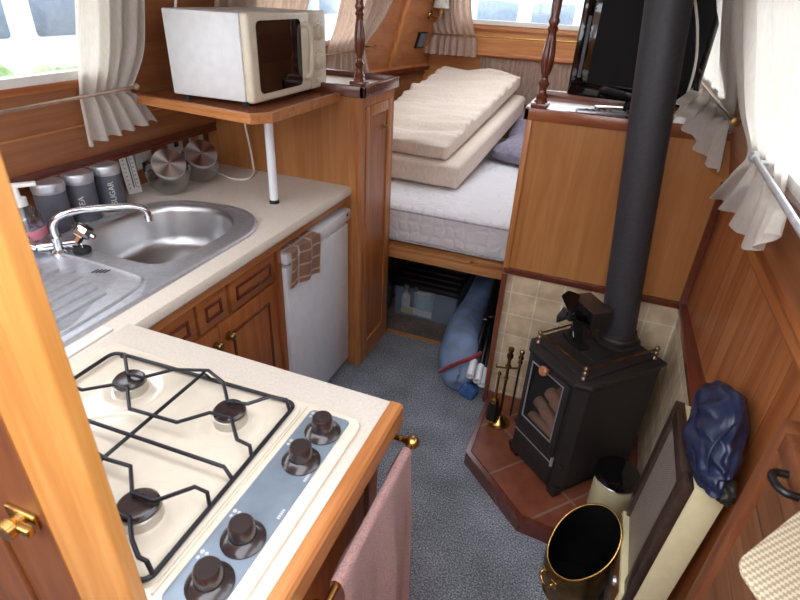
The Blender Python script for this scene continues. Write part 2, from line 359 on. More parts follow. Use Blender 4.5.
    def sheet(s, F, nu, nv, th=0, uv=False):
        t = bmesh.new(); g = [[t.verts.new(F(i/nu, j/nv)) for i in range(nu+1)] for j in range(nv+1)]
        ul = t.loops.layers.uv.new('UVMap') if uv else None
        for j in range(nv):
            for i in range(nu):
                f = t.faces.new((g[j][i], g[j][i+1], g[j+1][i+1], g[j+1][i]))
                if uv:
                    for lp, (a, b) in zip(f.loops, ((i, j), (i+1, j), (i+1, j+1), (i, j+1))): lp[ul].uv = (a/nu*uv[0], b/nv*uv[1])
        if th: bmesh.ops.solidify(t, geom=t.faces[:], thickness=th)
        return s._join(t)
    def text(s, txt, size, m, wrap=None, th=.0004):
        cu = bpy.data.curves.new('txt', 'FONT'); cu.body = txt; cu.size = size; cu.align_x = 'CENTER'; cu.align_y = 'CENTER'; cu.extrude = th
        o = bpy.data.objects.new('txt', cu); COL.objects.link(o); dg = bpy.context.evaluated_depsgraph_get(); dg.update()
        me = bpy.data.meshes.new_from_object(o.evaluated_get(dg)); t = bmesh.new(); t.from_mesh(me)
        bpy.data.objects.remove(o); bpy.data.curves.remove(cu); bpy.data.meshes.remove(me)
        if wrap:
            for v in t.verts:
                a = v.co.x/wrap; rr = wrap+v.co.z; v.co = Vector((math.sin(a)*rr, v.co.y, math.cos(a)*rr-wrap))
        return s._join(t, m)

OFF = {}
def mk(name, b, mat, parent=None, smooth=35, origin=None, local=False, mats=None):
    bm = b.bm
    o = Vector((0, 0, 0))
    if parent is not None: o = OFF[parent.name]
    elif origin is not None: o = Vector(origin)
    if o.length > 0:
        for v in bm.verts: v.co -= o
    me = bpy.data.meshes.new(name); bm.to_mesh(me); bm.free()
    me.materials.append(mat)
    ob = bpy.data.objects.new(name, me); COL.objects.link(ob)
    if smooth:
        for p in me.polygons: p.use_smooth = True
        me.set_sharp_from_angle(angle=math.radians(smooth))
    if parent is not None: ob.parent = parent
    else: ob.location = o
    OFF[ob.name] = o
    return ob
def tag(o, label, cat, group=None):
    o['label'] = label; o['category'] = cat
    if group: o['group'] = group
    return o
def thing(name, label, cat, loc, group=None, local=False, rz=0):
    o = bpy.data.objects.new(name, None); COL.objects.link(o); o.location = loc; o.rotation_euler = (0, 0, rz); o.empty_display_size = .1
    OFF[o.name] = Vector((0, 0, 0)) if local else Vector(loc)
    return tag(o, label, cat, group)
def solo(name, label, cat, b, mat, group=None, smooth=35):
    bb = [v.co for v in b.bm.verts]
    c = Vector((sum(v.x for v in bb)/len(bb), sum(v.y for v in bb)/len(bb), min(v.z for v in bb)))
    return tag(mk(name, b, mat, None, smooth, c), label, cat, group)
def struct(name, b, mat, parent=None, smooth=0):
    o = mk(name, b, mat, parent, smooth)
    if parent is None: o['kind'] = 'structure'
    return o
def dup(root, loc, label=None, rz=None):
    r = root.copy(); COL.objects.link(r); r.location = loc
    if rz is not None: r.rotation_euler = (0, 0, rz)
    if label: r['label'] = label
    for ch in root.children:
        c = ch.copy(); COL.objects.link(c); c.parent = r
        for g in ch.children:
            d = g.copy(); COL.objects.link(d); d.parent = c
    return r
def lab(o, s): o['label'] = s; return o
#@@SETTING
# ------------------------------------------------------------------ the boat: floor, hull sides, bulkheads
SL = .287
def taper(y): return max(0, y-3.3)/.9*.22
def xl(y, z): return -1.66+SL*(z-1.10)+taper(y)
def xr(y, z): return .40-SL*(z-1.16)
def xrl(y): return .40 if y >= 2 else .40+.045*(2-y)
def lslab(b, y0, y1, z0, z1, inn=0, th=.05):
    b.hexa([(xl(y0, z0)+inn, y0, z0), (xl(y1, z0)+inn, y1, z0), (xl(y1, z0)-th, y1, z0), (xl(y0, z0)-th, y0, z0)],
           [(xl(y0, z1)+inn, y0, z1), (xl(y1, z1)+inn, y1, z1), (xl(y1, z1)-th, y1, z1), (xl(y0, z1)-th, y0, z1)])
def rslab(b, y0, y1, z0, z1, inn=0, th=.05):
    b.hexa([(xr(y0, z0)-inn, y0, z0), (xr(y1, z0)-inn, y1, z0), (xr(y1, z0)+th, y1, z0), (xr(y0, z0)+th, y0, z0)],
           [(xr(y0, z1)-inn, y0, z1), (xr(y1, z1)-inn, y1, z1), (xr(y1, z1)+th, y1, z1), (xr(y0, z1)+th, y0, z1)])
b = B(); b.box(-1.76, .6, -.7, 2.36, -.04, 0); struct('floor', b, M['carpet'])
b = B(); b.box(-1.76, .6, 2.36, 4.25, -.045, -.002); f2 = struct('floor_under_bed', b, M['carpet_br'])
b = B(); b.box(-.93, -.285, 2.345, 2.372, -.003, .006); struct('trim_1', b, M['pine'])
# left hull side: backsplash recess, overhang, window band
b = B(); b.box(-1.80, -1.735, -.6, 2.36, 0, 1.10); b.box(-1.80, -1.66, 2.36, 3.3, 0, 1.10)
struct('wall_left', b, M['ply_y'])
b = B(); b.hexa([(-1.66, 3.3, 0), (-1.44, 4.2, 0), (-1.6, 4.2, 0), (-1.8, 3.3, 0)], [(-1.66, 3.3, 1.10), (-1.44, 4.2, 1.10), (-1.6, 4.2, 1.10), (-1.8, 3.3, 1.10)])
struct('wall_left_bow', b, M['ply_y'])
WL = [(-.5, 1.41), (2.12, 3.27)]  # first window lengthened aft, out of view, to bring in more light
b = B()
for a, c in ((-.6, 3.3), (3.3, 4.2)): lslab(b, a, c, 1.10, 1.385, th=.1); lslab(b, a, c, 1.735, 1.98)
lslab(b, -.6, WL[0][0], 1.385, 1.735); lslab(b, WL[0][1], WL[1][0], 1.385, 1.735); lslab(b, WL[1][1], 3.3, 1.385, 1.735); lslab(b, 3.3, 4.2, 1.385, 1.735)
struct('wall_left_upper', b, M['ply_y'])
b = B(); b.box(-1.735, -1.645, -.6, 2.0, 1.09, 1.104, .004); lslab(b, -.6, 2.0, 1.10, 1.125, inn=.008, th=.0); lslab(b, 2.34, 3.3, 1.155, 1.185, inn=.035, th=0); lslab(b, 3.3, 4.19, 1.155, 1.185, inn=.035, th=0)
struct('trim_2', b, M['maho'])
b = B(); lslab(b, -.6, 2.0, 1.235, 1.242, inn=.004, th=0); lslab(b, 2.34, 3.3, 1.185, 1.2, inn=.015, th=0); lslab(b, 3.3, 4.19, 1.185, 1.2, inn=.015, th=0); struct('trim_3', b, M['oak_y'])
b = B(); lslab(b, 3.68, 3.72, 1.2, 1.95, inn=.02, th=0); struct('trim_4', b, M['oak'])
b = B()
for y in (1.445, 1.93): b.box(-1.735, -1.715, y-.02, y+.02, .936, 1.09)
struct('trim_5', b, M['oak'])
# right hull side
b = B()
for y0, y1, nm in ((-.6, 1.0, 'wall_right_aft'), (1.0, 2.0, 'wall_right'), (2.0, 4.2, 'wall_right_bow')):
    b = B(); b.hexa([(xrl(y0), y0, 0), (xrl(y1), y1, 0), (.62, y1, 0), (.62, y0, 0)], [(xrl(y0), y0, 1.13), (xrl(y1), y1, 1.13), (.62, y1, 1.13), (.62, y0, 1.13)]); struct(nm, b, M['tng'])
WR = [(-.5, 1.50), (2.05, 3.2)]  # near window runs on unseen towards the stern for more side light
b = B(); rslab(b, -.6, 4.2, 1.13, 1.385, th=.12); rslab(b, -.6, 4.2, 1.735, 1.98)
for y0, y1 in ((-.6, WR[0][0]), (WR[0][1], WR[1][0]), (WR[1][1], 4.2)): rslab(b, y0, y1, 1.385, 1.735)
struct('wall_right_upper', b, M['ply_y'])
b = B(); b.hexa([(.385, 2.0, 1.125), (.41, -.6, 1.125), (.6, -.6, 1.125), (.6, 2.0, 1.125)], [(.385, 2.0, 1.16), (.395, -.6, 1.16), (.6, -.6, 1.16), (.6, 2.0, 1.16)])
rslab(b, -.6, 1.99, 1.16, 1.172, inn=.012, th=0)
struct('trim_6', b, M['drawer'])
# bow bulkhead
b = B(); b.box(-1.75, .62, 4.2, 4.26, 1.29, 1.485); b.box(-1.75, .62, 4.2, 4.26, 1.80, 1.98); b.box(-1.75, -1.22, 4.2, 4.26, 1.485, 1.80); b.box(.1, .62, 4.2, 4.26, 1.485, 1.80)
b.box(-1.75, .62, 4.23, 4.29, 0, 1.29); struct('wall_front', b, M['ply_x'])
b = B(); b.box(-1.45, .42, 4.165, 4.2, 1.285, 1.31, .005); b.box(-1.24, .12, 4.17, 4.2, 1.452, 1.472, .004); struct('trim_7', b, M['oak_x'])
b = B(); b.box(-1.8, .66, .55, 2.75, 1.98, 2.02); b.box(-1.8, -1.0, 2.75, 3.6, 1.98, 2.02); b.box(-.15, .66, 2.75, 3.6, 1.98, 2.02); b.box(-1.8, .66, 3.6, 4.26, 1.98, 2.02); struct('ceiling', b, M['ceil'])  # unseen; aft edge and gap over the bed shaped to admit light
# windows: aluminium frames with a pane each
def window(i, f, y0, y1, z0, z1):
    b = B(); q = .028
    for a0, a1, c0, c1 in ((y0, y1, z0, z0+q), (y0, y1, z1-q, z1), (y0, y0+q, z0+q, z1-q), (y1-q, y1, z0+q, z1-q)): f(b, a0, a1, c0, c1, .01, .03)
    w = struct('window_%d' % i, b, M['white_pl'])
    b = B(); f(b, y0+q, y1-q, z0+q, z1-q, -.012, .017); struct('pane', b, M['glass'], w)
window(1, lslab, WL[0][0], WL[0][1], 1.385, 1.735); window(2, lslab, WL[1][0], WL[1][1], 1.385, 1.735)
window(3, rslab, WR[0][0], WR[0][1], 1.385, 1.735); window(4, rslab, WR[1][0], WR[1][1], 1.385, 1.735)
def fslab(b, x0, x1, z0, z1, inn, th): b.box(x0, x1, 4.2-inn, 4.2+th, z0, z1)
window(5, fslab, -1.22, .1, 1.485, 1.80)
b = B(); lslab(b, WL[0][0]-.02, WL[0][1]+.02, 1.365, 1.387, inn=.016, th=0); lslab(b, WL[1][0]-.02, WL[1][1]+.02, 1.365, 1.387, inn=.016, th=0); struct('trim_8', b, M['drawer'])
b = B(); rslab(b, WR[0][0]-.02, WR[0][1]+.02, 1.365, 1.387, inn=.02, th=0); struct('trim_9', b, M['maho'])
# stove alcove
b = B(); b.box(-.265, .41, 2.012, 2.36, 0, .685); struct('wall_alcove_back', b, M['tile_b'])
b = B(); b.hexa([(.396, 1.34, 0), (.396, 2.012, 0), (.44, 2.012, 0), (.44, 1.34, 0)], [(.396, 1.34, .69), (.396, 2.012, .69), (.44, 2.012, .69), (.44, 1.34, .69)]); struct('wall_alcove_right', b, M['tile_r'])
b = B(); b.box(-.287, -.265, 1.985, 2.36, 0, .69, .004); struct('trim_10', b, M['maho_z'])
b = B(); b.box(.374, .44, 1.33, 2.0, .69, .712, .004); struct('trim_11', b, M['maho'])
# foreground door standing open beside the hob
b = B(); b.box(-.503, -.402, .235, .255, 0, 1.92, .003); 
d = struct('door_1', b, M['door'])
b = B(); b.box(-.99, -.625, .237, .255, 0, 1.92, .003); struct('hinge_stile', b, M['door_dk'], d)
b = B(); b.box(-.63, -.50, .243, .254, .0, 1.92); struct('panel', b, M['door_dk'], d)
b = B(); b.prism([(-.517, .242), (-.503, .235), (-.503, .244), (-.517, .244)], 0, 1.92); struct('beading', b, M['door'], d)
b = B(aim((-.558, .243, 1.10), (0, -1, 0))); b.box(-.025, .025, -.012, .012, 0, .006, .002); b.lathe([(0, 0), (.01, 0), (.009, .012), (.014, .018), (.013, .028), (0, .03)], None, 20); b.box(-.006, .03, -.006, .006, .01, .02, .002)
struct('catch', b, M['brass'], d, 35)
#@@GALLEY
# ------------------------------------------------------------------ galley units
t = thing('kitchen_base_cabinet', 'brown timber sink cabinet with raised-panel drawers and doors under the long worktop', 'cabinet', (-1.3, 1.1, 0))
b = B(); b.box(-1.04, -1.02, .70, 1.455, .0, .893); b.box(-1.70, -1.04, .70, .716, 0, .893); b.box(-1.118, -1.04, 1.44, 1.455, 0, .893); b.box(-1.70, -1.04, .716, 1.44, .06, .078); c = mk('carcass', b, M['drawer_z'], t, 0)
b = B(); b.box(-1.02, -.994, .70, 1.995, .862, .894, .003); mk('top_rail', b, M['oak_y'], t, 0)
b = B(); b.box(-1.02, -.996, 1.442, 1.468, 0, .862, .003); mk('end_stile', b, M['drawer_z'], t, 0)
def raised(y0, y1, z0, z1, x=-1.004, th=.018, fr=.03):
    b = B(); b.box(x-th, x, y0, y1, z0, z1, .004)
    o = B(); g = fr
    for a0, a1, c0, c1 in ((y0+g, y1-g, z0+g, z0+g+.009), (y0+g, y1-g, z1-g-.009, z1-g), (y0+g, y0+g+.009, z0+g, z1-g), (y1-g-.009, y1-g, z0+g, z1-g)): o.box(x-.002, x+.005, a0, a1, c0, c1, .002)
    return b, o
def knob(parent, x, y, z):
    b = B(aim((x, y, z), (1, 0, 0))); b.lathe([(0, 0), (.014, 0), (.014, .003), (.007, .006), (.006, .013), (.012, .016), (.0135, .021), (.010, .026), (0, .028)], None, 20)
    mk('knob', b, M['knobbrass'], parent)
for i, (y0, y1, kb) in enumerate(((.785, 1.022, 1), (1.034, 1.168, 0), (1.184, 1.438, 0))):
    p, o = raised(y0, y1, .748, .858); dr = mk('drawer', p, M['drawer'], t); mk('moulding', o, M['maho'], dr)
    if kb: knob(dr, -1.0, .905, .80)
for y0, y1, ky in ((.80, 1.110, 1.082), (1.116, 1.438, 1.146)):
    p, o = raised(y0, y1, .10, .738, fr=.055); dr = mk('door', p, M['drawer_z'], t); mk('moulding', o, M['maho'], dr); knob(dr, -1.0, ky, .685)
t = thing('fridge', 'white undercounter fridge below the worktop beside the sink cabinet', 'fridge', (-1.3, 1.73, 0))
b = B(); b.box(-1.118, -1.03, 1.472, 1.992, .02, .80, .006); mk('body', b, M['white'], t)
b = B(); b.box(-1.025, -.985, 1.478, 1.988, .045, .775, .010); mk('door', b, M['white'], t)
b = B(); b.box(-1.118, -.975, 1.470, 1.992, .792, .842, .008); lab(mk('lid', b, M['white'], t), 'white moulded fridge top')
b = B(); b.box(-1.026, -.992, 1.70, 1.97, .777, .790, .003); lab(mk('handle_strip', b, M['white_pl'], t), 'grey grip groove')
b = B(); b.cyl((-.977, 1.955, .823), (-.973, 1.955, .823), .006, seg=14); lab(mk('lock_plug', b, M['black'], t), 'small black dot')
# tea towel folded over the fridge top
def tt(u, v):
    s = v*.33; y = 1.462+u*.225+.035*max(0, s-.09); w = .004*math.sin(u*9+v*3)
    if s < .1: return Vector((-1.068+s, y, .8465+w*.5))
    return Vector((-.966+w+.006*math.sin(u*14), y+.012*math.sin(v*4), .846-(s-.1)*.62-.03*u*v))
b = B(); b.sheet(tt, 26, 26, .004, uv=(.225, .33)); solo('tea_towel', 'small brown checked tea towel draped over the white fridge top', 'towel', b, M['teatowel'], smooth=60)
# worktop: laminate slab with a cut-out for the bowl and a rolled front
b = B()
prof = [(-1.70, .895), (-.985, .895), (-.975, .905), (-.975, .922), (-.982, .932), (-.995, .936), (-1.70, .936)]
def wt(y0, y1, p): b.prism(p, y0, y1, axis='y', m=None)
front = [(-1.09, .895)]+prof[1:6]+[(-1.09, .936)]
b.prism(prof, .30, 1.03, axis='y'); b.prism(prof, 1.525, 1.998, axis='y'); b.prism(front, 1.03, 1.525, axis='y'); b.box(-1.70, -1.532, 1.03, 1.525, .895, .936); b.box(-1.533, -1.46, 1.475, 1.525, .895, .936); b.box(-1.19, -1.089, 1.478, 1.525, .895, .936); b.box(-1.735, -1.70, .3, 1.998, .895, .936)
solo('sink_worktop', 'pale beige laminate worktop around the stainless sink', 'worktop', b, M['worktop'])
# sink
def ray_poly(c, th, poly):
    d = Vector((math.cos(th), math.sin(th))); best = None
    for i in range(len(poly)):
        a = Vector(poly[i])-c; e = Vector(poly[(i+1) % len(poly)])-Vector(poly[i]); den = d.x*e.y-d.y*e.x
        if abs(den) < 1e-12: continue
        tt_ = (a.x*e.y-a.y*e.x)/den; u = (a.x*d.y-a.y*d.x)/den
        if tt_ > 0 and -1e-6 <= u <= 1+1e-6: best = tt_ if best is None else min(best, tt_)
    return best
def roundpoly(P, r, n=8):
    out = []
    for i, p in enumerate(P):
        p = Vector(p); a = Vector(P[i-1]); c = Vector(P[(i+1) % len(P)]); rr = r[i] if isinstance(r, (list, tuple)) else r
        d1 = (a-p).normalized(); d2 = (c-p).normalized(); q1 = p+d1*rr; q2 = p+d2*rr
        for k in range(n+1):
            u = k/n; out.append((1-u)**2*q1+2*u*(1-u)*p+u*u*q2)
    return out
outer = roundpoly([(-1.57, .56), (-1.043, .56), (-1.043, 1.455), (-1.20, 1.565), (-1.57, 1.52)], [.05, .05, .12, .08, .22])
bowl = roundpoly([(-1.525, 1.06), (-1.125, 1.055), (-1.125, 1.435), (-1.28, 1.515), (-1.525, 1.465)], [.09, .10, .12, .06, .16])
cc = Vector((-1.315, 1.27)); O2 = []
for i in range(len(outer)):
    a, c = Vector(outer[i]), Vector(outer[(i+1) % len(outer)]); n = max(1, int((c-a).length/.02))
    for k in range(n): O2.append(a+(c-a)*k/n)
def ringmesh(b, rings):
    t = bmesh.new(); R_ = [[t.verts.new(p) for p in r] for r in rings]
    for a, c in zip(R_, R_[1:]):
        n = len(a)
        for i in range(n): t.faces.new((a[i], a[(i+1) % n], c[(i+1) % n], c[i]))
    t.faces.new(R_[-1]); bmesh.ops.recalc_face_normals(t, faces=t.faces[:])
    b._join(t)
inn = []
for p in O2:
    d_ = p-cc; th = math.atan2(d_.y, d_.x); r = ray_poly(cc, th, bowl); inn.append((th, r))
def inr(k, z): return [(cc.x+math.cos(th)*r*k, cc.y+math.sin(th)*r*k, z) for th, r in inn]
def outr(e, z): return [(p.x-(p-cc).normalized().x*e, p.y-(p-cc).normalized().y*e, z) for p in O2]
t = thing('kitchen_sink', 'stainless steel inset sink with ribbed drainer set in the beige worktop', 'sink', (-1.31, 1.07, .936))
b = B(); ringmesh(b, [outr(0, .936), outr(.003, .944), outr(.008, .9465), outr(.022, .945), outr(.028, .941), inr(1.06, .941), inr(1.02, .9405)]); b.bm.faces.ensure_lookup_table()
big = max(b.bm.faces, key=lambda f: len(f.verts)); bmesh.ops.delete(b.bm, geom=[big], context='FACES_ONLY')
mk('deck', b, M['steel'], t, 50)
b = B(); ringmesh(b, [inr(1.02, .9405), inr(.99, .936), inr(.965, .92), inr(.93, .83), inr(.89, .80), inr(.8, .787), inr(.4, .784), inr(.14, .782)]); bo = lab(mk('bowl', b, M['steel_bowl'], t, 60), 'deep rounded steel bowl')
b = B(MX((cc.x-.02, cc.y, .783))); b.lathe([(0, -.004), (.02, -.004), (.024, .002), (.034, .004), (.036, .001), (.036, 0)], None, 28); mk('waste', b, M['chrome'], bo)
b = B()
for i in range(9):
    x = -1.50+i*.044; y1 = .93-.06*abs(i-4)/4-(.03 if i < 2 else 0); b.tube([(x, .62, .9415), (x, .64, .943), (x, y1-.02, .943), (x, y1, .9415)], .0065, 8)
b.tube([(-1.53, .6, .942), (-1.53, .93, .942), (-1.48, .985, .942), (-1.20, .985, .942), (-1.10, .93, .942), (-1.085, .6, .942)], .006, 8, smooth=6)
mk('drainer_ribs', b, M['steel'], t, 60)
b = B()
for k in range(4): b.box(-1.275+k*.010-.0025, -1.275+k*.010+.0025, .945+k*.004, .968+k*.004, .9405, .9418)
lab(mk('overflow_slots', b, M['black'], t), 'dark overflow slots')
# tap
t = thing('mixer_tap', 'chrome mixer tap with swan spout arching over the sink bowl', 'tap', (-1.46, 1.0, .941))
b = B(); b.lathe([(0, 0), (.026, 0), (.026, .006), (.016, .014), (.014, .05), (0, .05)], MX((-1.46, 1.0, .941)), 24); b.cyl((-1.50, .965, .965), (-1.43, 1.035, .965), .013, seg=18); b.cyl((-1.46, 1.0, .985), (-1.455, 1.002, 1.0), .012, seg=16); mk('body', b, M['chrome'], t)
b = B(); b.tube([(-1.458, 1.0, .985), (-1.452, .996, 1.03), (-1.435, 1.008, 1.058), (-1.40, 1.045, 1.07), (-1.35, 1.107, 1.068), (-1.305, 1.16, 1.062), (-1.285, 1.183, 1.045), (-1.28, 1.187, 1.022)], .0105, 14, smooth=6); b.cyl((-1.281, 1.187, 1.026), (-1.28, 1.187, 1.012), .013, seg=18); mk('spout', b, M['chrome'], t, 60)
for p, d_ in (((-1.503, .962, .965), (-.45, -.5, .45)), ((-1.428, 1.037, .968), (.4, .45, .75))):
    b = B(aim(p, d_) @ Matrix.Scale(1.35, 4)); b.lathe([(0, 0), (.009, 0), (.009, .014), (.018, .018), (.022, .032), (.018, .042), (.006, .044), (0, .043)], None, 6 if d_[0] > 0 else 24)
    for k in range(3): b.cyl((0, 0, .03), (.026*math.cos(k*2*PI/3), .026*math.sin(k*2*PI/3), .032), .006, seg=10)
    mk('handle', b, M['chrome'], t, 40)
t = thing('sink_plug', 'black rubber sink plug standing on the drainer beside the tap', 'plug', (-1.405, 1.03, .9425))
b = B(MX((-1.405, 1.03, .9425))); b.lathe([(0, 0), (.024, 0), (.026, .006), (.026, .012), (.021, .015), (0, .015)], None, 28); mk('stopper', b, M['rubber'], t)
b = B(); b.tube([(-1.410, 1.03, .957), (-1.408, 1.03, .968), (-1.402, 1.031, .968), (-1.400, 1.03, .957)], .0016, 8, smooth=4); mk('ring', b, M['chrome'], t)
# soap bottle
t = thing('soap_bottle', 'clear pump bottle of hand soap behind the sink tap', 'bottle', (-1.55, 1.0, .9425))
Mq = MX((-1.55, .985, .9425)) @ Matrix.Scale(1.22, 4)
b = B(Mq @ Matrix.Diagonal((.8, 1.1, 1, 1))); b.lathe([(0, 0), (.034, 0), (.038, .006), (.038, .05), (.034, .085), (.022, .105), (.014, .11), (.014, .118)], None, 28); mk('bottle', b, M['plastic_clear'], t)
b = B(Mq @ Matrix.Diagonal((.8, 1.1, 1, 1))); b.lathe([(0, .003), (.034, .003), (.035, .04), (0, .04)], None, 28); lab(mk('soap', b, M['soap'], t), 'pale pink soap')
b = B(Mq @ Matrix.Diagonal((.8, 1.1, 1, 1))); b.lathe([(.0385, .03), (.0388, .03), (.0388, .055), (.0385, .055)], None, 28); lab(mk('label', b, M['pink'], t), 'pink label band')
b = B(Mq); b.lathe([(0, .112), (.017, .112), (.017, .130), (.007, .134), (.006, .158), (0, .158)], None, 20); b.box(-.008, .045, -.008, .008, .156, .166, .003, m=Matrix.Rotation(.9, 4, 'Z')); b.cyl((0, 0, .02), (0, 0, .115), .004, seg=10); mk('pump', b, M['white_pl'], t)
# canisters
def canister(y, x, label, txt, ang=0):
    t = thing('storage_canister', label, 'canister', (x, y, .936), 'grey kitchen canisters', local=True); t.rotation_euler = (0, 0, ang)
    b = B(); b.lathe([(0, 0), (.045, 0), (.047, .003), (.047, .132), (0, .132)], None, 40); bd = mk('body', b, M['canister'], t)
    b = B(); b.lathe([(.047, .130), (.0475, .131), (.0475, .138), (.0485, .139), (.0485, .156), (.047, .160), (0, .160)], None, 40); lab(mk('band', b, M['steel'], t), 'steel lid band')
    b = B(); b.lathe([(0, .158), (.043, .158), (.043, .163), (0, .164)], None, 40); mk('lid', b, M['steel'], t)
    if txt:
        b = B(); b.text(txt, .026, Matrix.Translation((.0455, 0, .07)) @ Matrix(((0, 0, 1, 0), (0, -1, 0, 0), (1, 0, 0, 0), (0, 0, 0, 1))), None, .0022)
        lab(mk('lettering', b, M['ink'], bd, 0), 'white lettering')
    return t
canister(1.135, -1.625, 'grey canister with steel band nearest the soap bottle', None)
canister(1.245, -1.625, 'grey canister with steel band in the middle of three, lettered TEA', 'TEA', -.75)
canister(1.358, -1.625, 'grey canister with steel band lettered SUGAR', 'SUGAR', -.55)
# thermometer
t = thing('wall_thermometer', 'white strip thermometer plaque propped on the backsplash beside the grey canisters', 'thermometer', (-1.68, 1.515, .936), local=True)
t.rotation_euler = (0, -.18, -.35); t.scale = (1.2, 1.25, 1.12)
b = B(); b.prism([(-.022+.0*0, 0), (.022, 0), (.022, .15), (-.022, .15)], 0, .006, .003, m=Matrix(((0, 0, 1, 0), (1, 0, 0, 0), (0, 1, 0, 0), (0, 0, 0, 1)))); mk('plaque', b, M['white_pl'], t)
b = B(); b.box(.006, .0075, -.002, .002, .02, .13); b.box(.006, .0072, .006, .0075, .02, .13)
for k in range(9):
    for s in (-1, 1): b.cyl((.006, s*.013, .02+k*.0135), (.0072, s*.013, .02+k*.0135), .0022, seg=8)
lab(mk('scale', b, M['canister'], t), 'grey printed scale dots')
# sockets
for i, (y, lb) in enumerate(((1.632, 'white wall socket behind the glass jar nearest the thermometer'), (1.815, 'white wall socket above the far glass jar'), (1.985-.035, 'white wall socket at the end of the backsplash by the tall cupboard'))):
    t = thing('wall_socket', lb, 'socket', (-1.735, y, 1.02), 'white sockets on the backsplash')
    b = B(); b.box(-1.735, -1.722, y-.043, y+.043, 1.0, 1.086, .003); mk('plate', b, M['white_pl'], t)
    b = B(); b.box(-1.722, -1.716, y-.012, y+.012, 1.045, 1.065, .002); lab(mk('switch', b, M['black'] if i == 1 else M['white_pl'], t), 'rocker switch')
    if i < 2:
        b = B(); b.box(-1.722, -1.69, y-.02, y+.025, .985, 1.028, .006); lab(mk('plug', b, M['black'] if i == 0 else M['white_pl'], t), 'plug pushed into the socket')
# glass jars lying back with spun steel lids
def jar(x, y, label):
    t = thing('glass_storage_jar', label, 'jar', (x, y, .936), 'glass jars with spun steel lids')
    d_ = Vector((.60, -.44, .67)).normalized(); c = Vector((x, y, .936+.08)); sc_ = Matrix.Scale(1.12, 4)
    b = B(aim(c, d_) @ sc_); b.lathe([(0, -.07), (.03, -.068), (.055, -.052), (.071, -.02), (.072, .005), (.066, .03), (.056, .045), (.054, .06)], None, 40); b.lathe([(.0505, .06), (.0525, .045), (.063, .03), (.069, .005), (.068, -.02), (.053, -.049), (.03, -.064), (0, -.066)], None, 40)
    mk('body', b, M['jar'], t, 60)
    m_ = aim(c+d_*.069, d_); b = B(m_); b.lathe([(.057, -.006), (.060, -.004), (.061, .012), (.058, .016)], None, 48); ld = mk('lid', b, M['steel'], t, 40)
    t_ = bmesh.new(); ul = t_.loops.layers.uv.new('UVMap'); n = 64; ce = t_.verts.new((0, 0, .0165)); rg = [t_.verts.new((.0595*math.cos(2*PI*k/n), .0595*math.sin(2*PI*k/n), .016)) for k in range(n)]
    for k in range(n):
        f = t_.faces.new((ce, rg[k], rg[(k+1) % n]))
        for lp in f.loops: lp[ul].uv = (lp.vert.co.x, lp.vert.co.y)
    b = B(); b._join(t_, m_); lab(mk('lid_disc', b, M['disc'], ld, 0), 'steel disc with conical reflections painted in')
    return t
jar(-1.56, 1.578, 'round glass jar with spun steel lid beside the thermometer')
jar(-1.55, 1.748, 'round glass jar with spun steel lid further from the thermometer')
b = B(); b.tube([(-1.735+.03, 1.84, 1.0), (-1.62, 1.87, .96), (-1.535, 1.86, .942), (-1.455, 1.835, .940), (-1.405, 1.865, .940), (-1.42, 1.93, .943), (-1.445, 1.965, .97), (-1.452, 1.962, 1.06), (-1.46, 1.955, 1.15), (-1.455, 1.95, 1.27)], .0042, 10, smooth=6)
solo('power_cord', 'white power cord hanging from the microwave shelf down onto the worktop', 'cord', b, M['white_pl'], smooth=60)
#@@CUPB
# ------------------------------------------------------------------ tall cupboard, shelf, microwave
t = thing('tall_cupboard', 'waist-high oak cupboard with one narrow door between fridge and bed', 'cupboard', (-1.3, 2.17, 0))
b = B(); b.box(-1.70, -.945, 2.0, 2.34, 0, 1.305); mk('carcass', b, M['ply'], t, 0)
b = B(); b.box(-.99, -.93, 1.997, 2.032, 0, 1.305, .002); b.box(-.945, -.93, 2.305, 2.34, 0, 1.305, .002); b.box(-.945, -.93, 2.03, 2.306, 1.26, 1.305); b.box(-.945, -.93, 2.03, 2.306, 0, .06); mk('face_frame', b, M['oak'], t, 0)
b = B(); b.box(-.945, -.934, 2.034, 2.304, .062, 1.258); dr = mk('door', b, M['drawer_z'], t, 0)
b = B()
for a0, a1, c0, c1 in ((2.034, 2.072, .062, 1.258), (2.266, 2.304, .062, 1.258), (2.072, 2.266, 1.215, 1.258), (2.072, 2.266, .062, .115)): b.box(-.937, -.926, a0, a1, c0, c1, .003)
mk('door_frame', b, M['oak'], dr)
b = B(aim((-.928, 2.222, 1.15), (1, 0, 0))); b.lathe([(0, 0), (.011, 0), (.011, .003), (.006, .006), (.006, .012), (.011, .016), (.009, .023), (0, .024)], None, 18); mk('knob', b, M['knobbrass'], dr)
b = B(); b.box(-1.70, -.925, 1.99, 2.35, 1.303, 1.318); lab(mk('top', b, M['worktop'], t, 0), 'pale speckled top, its glare put into the colour')  # pale worktop colour stands in for glare on the glossy top
b = B(); b.box(-1.62, -.912, 1.978, 2.0, 1.30, 1.343, .004); b.box(-.934, -.912, 1.978, 2.36, 1.30, 1.343, .004); b.box(-1.62, -.912, 2.34, 2.36, 1.30, 1.343, .004); lab(mk('fiddle_rail', b, M['maho'], t), 'dark red-brown raised rail')
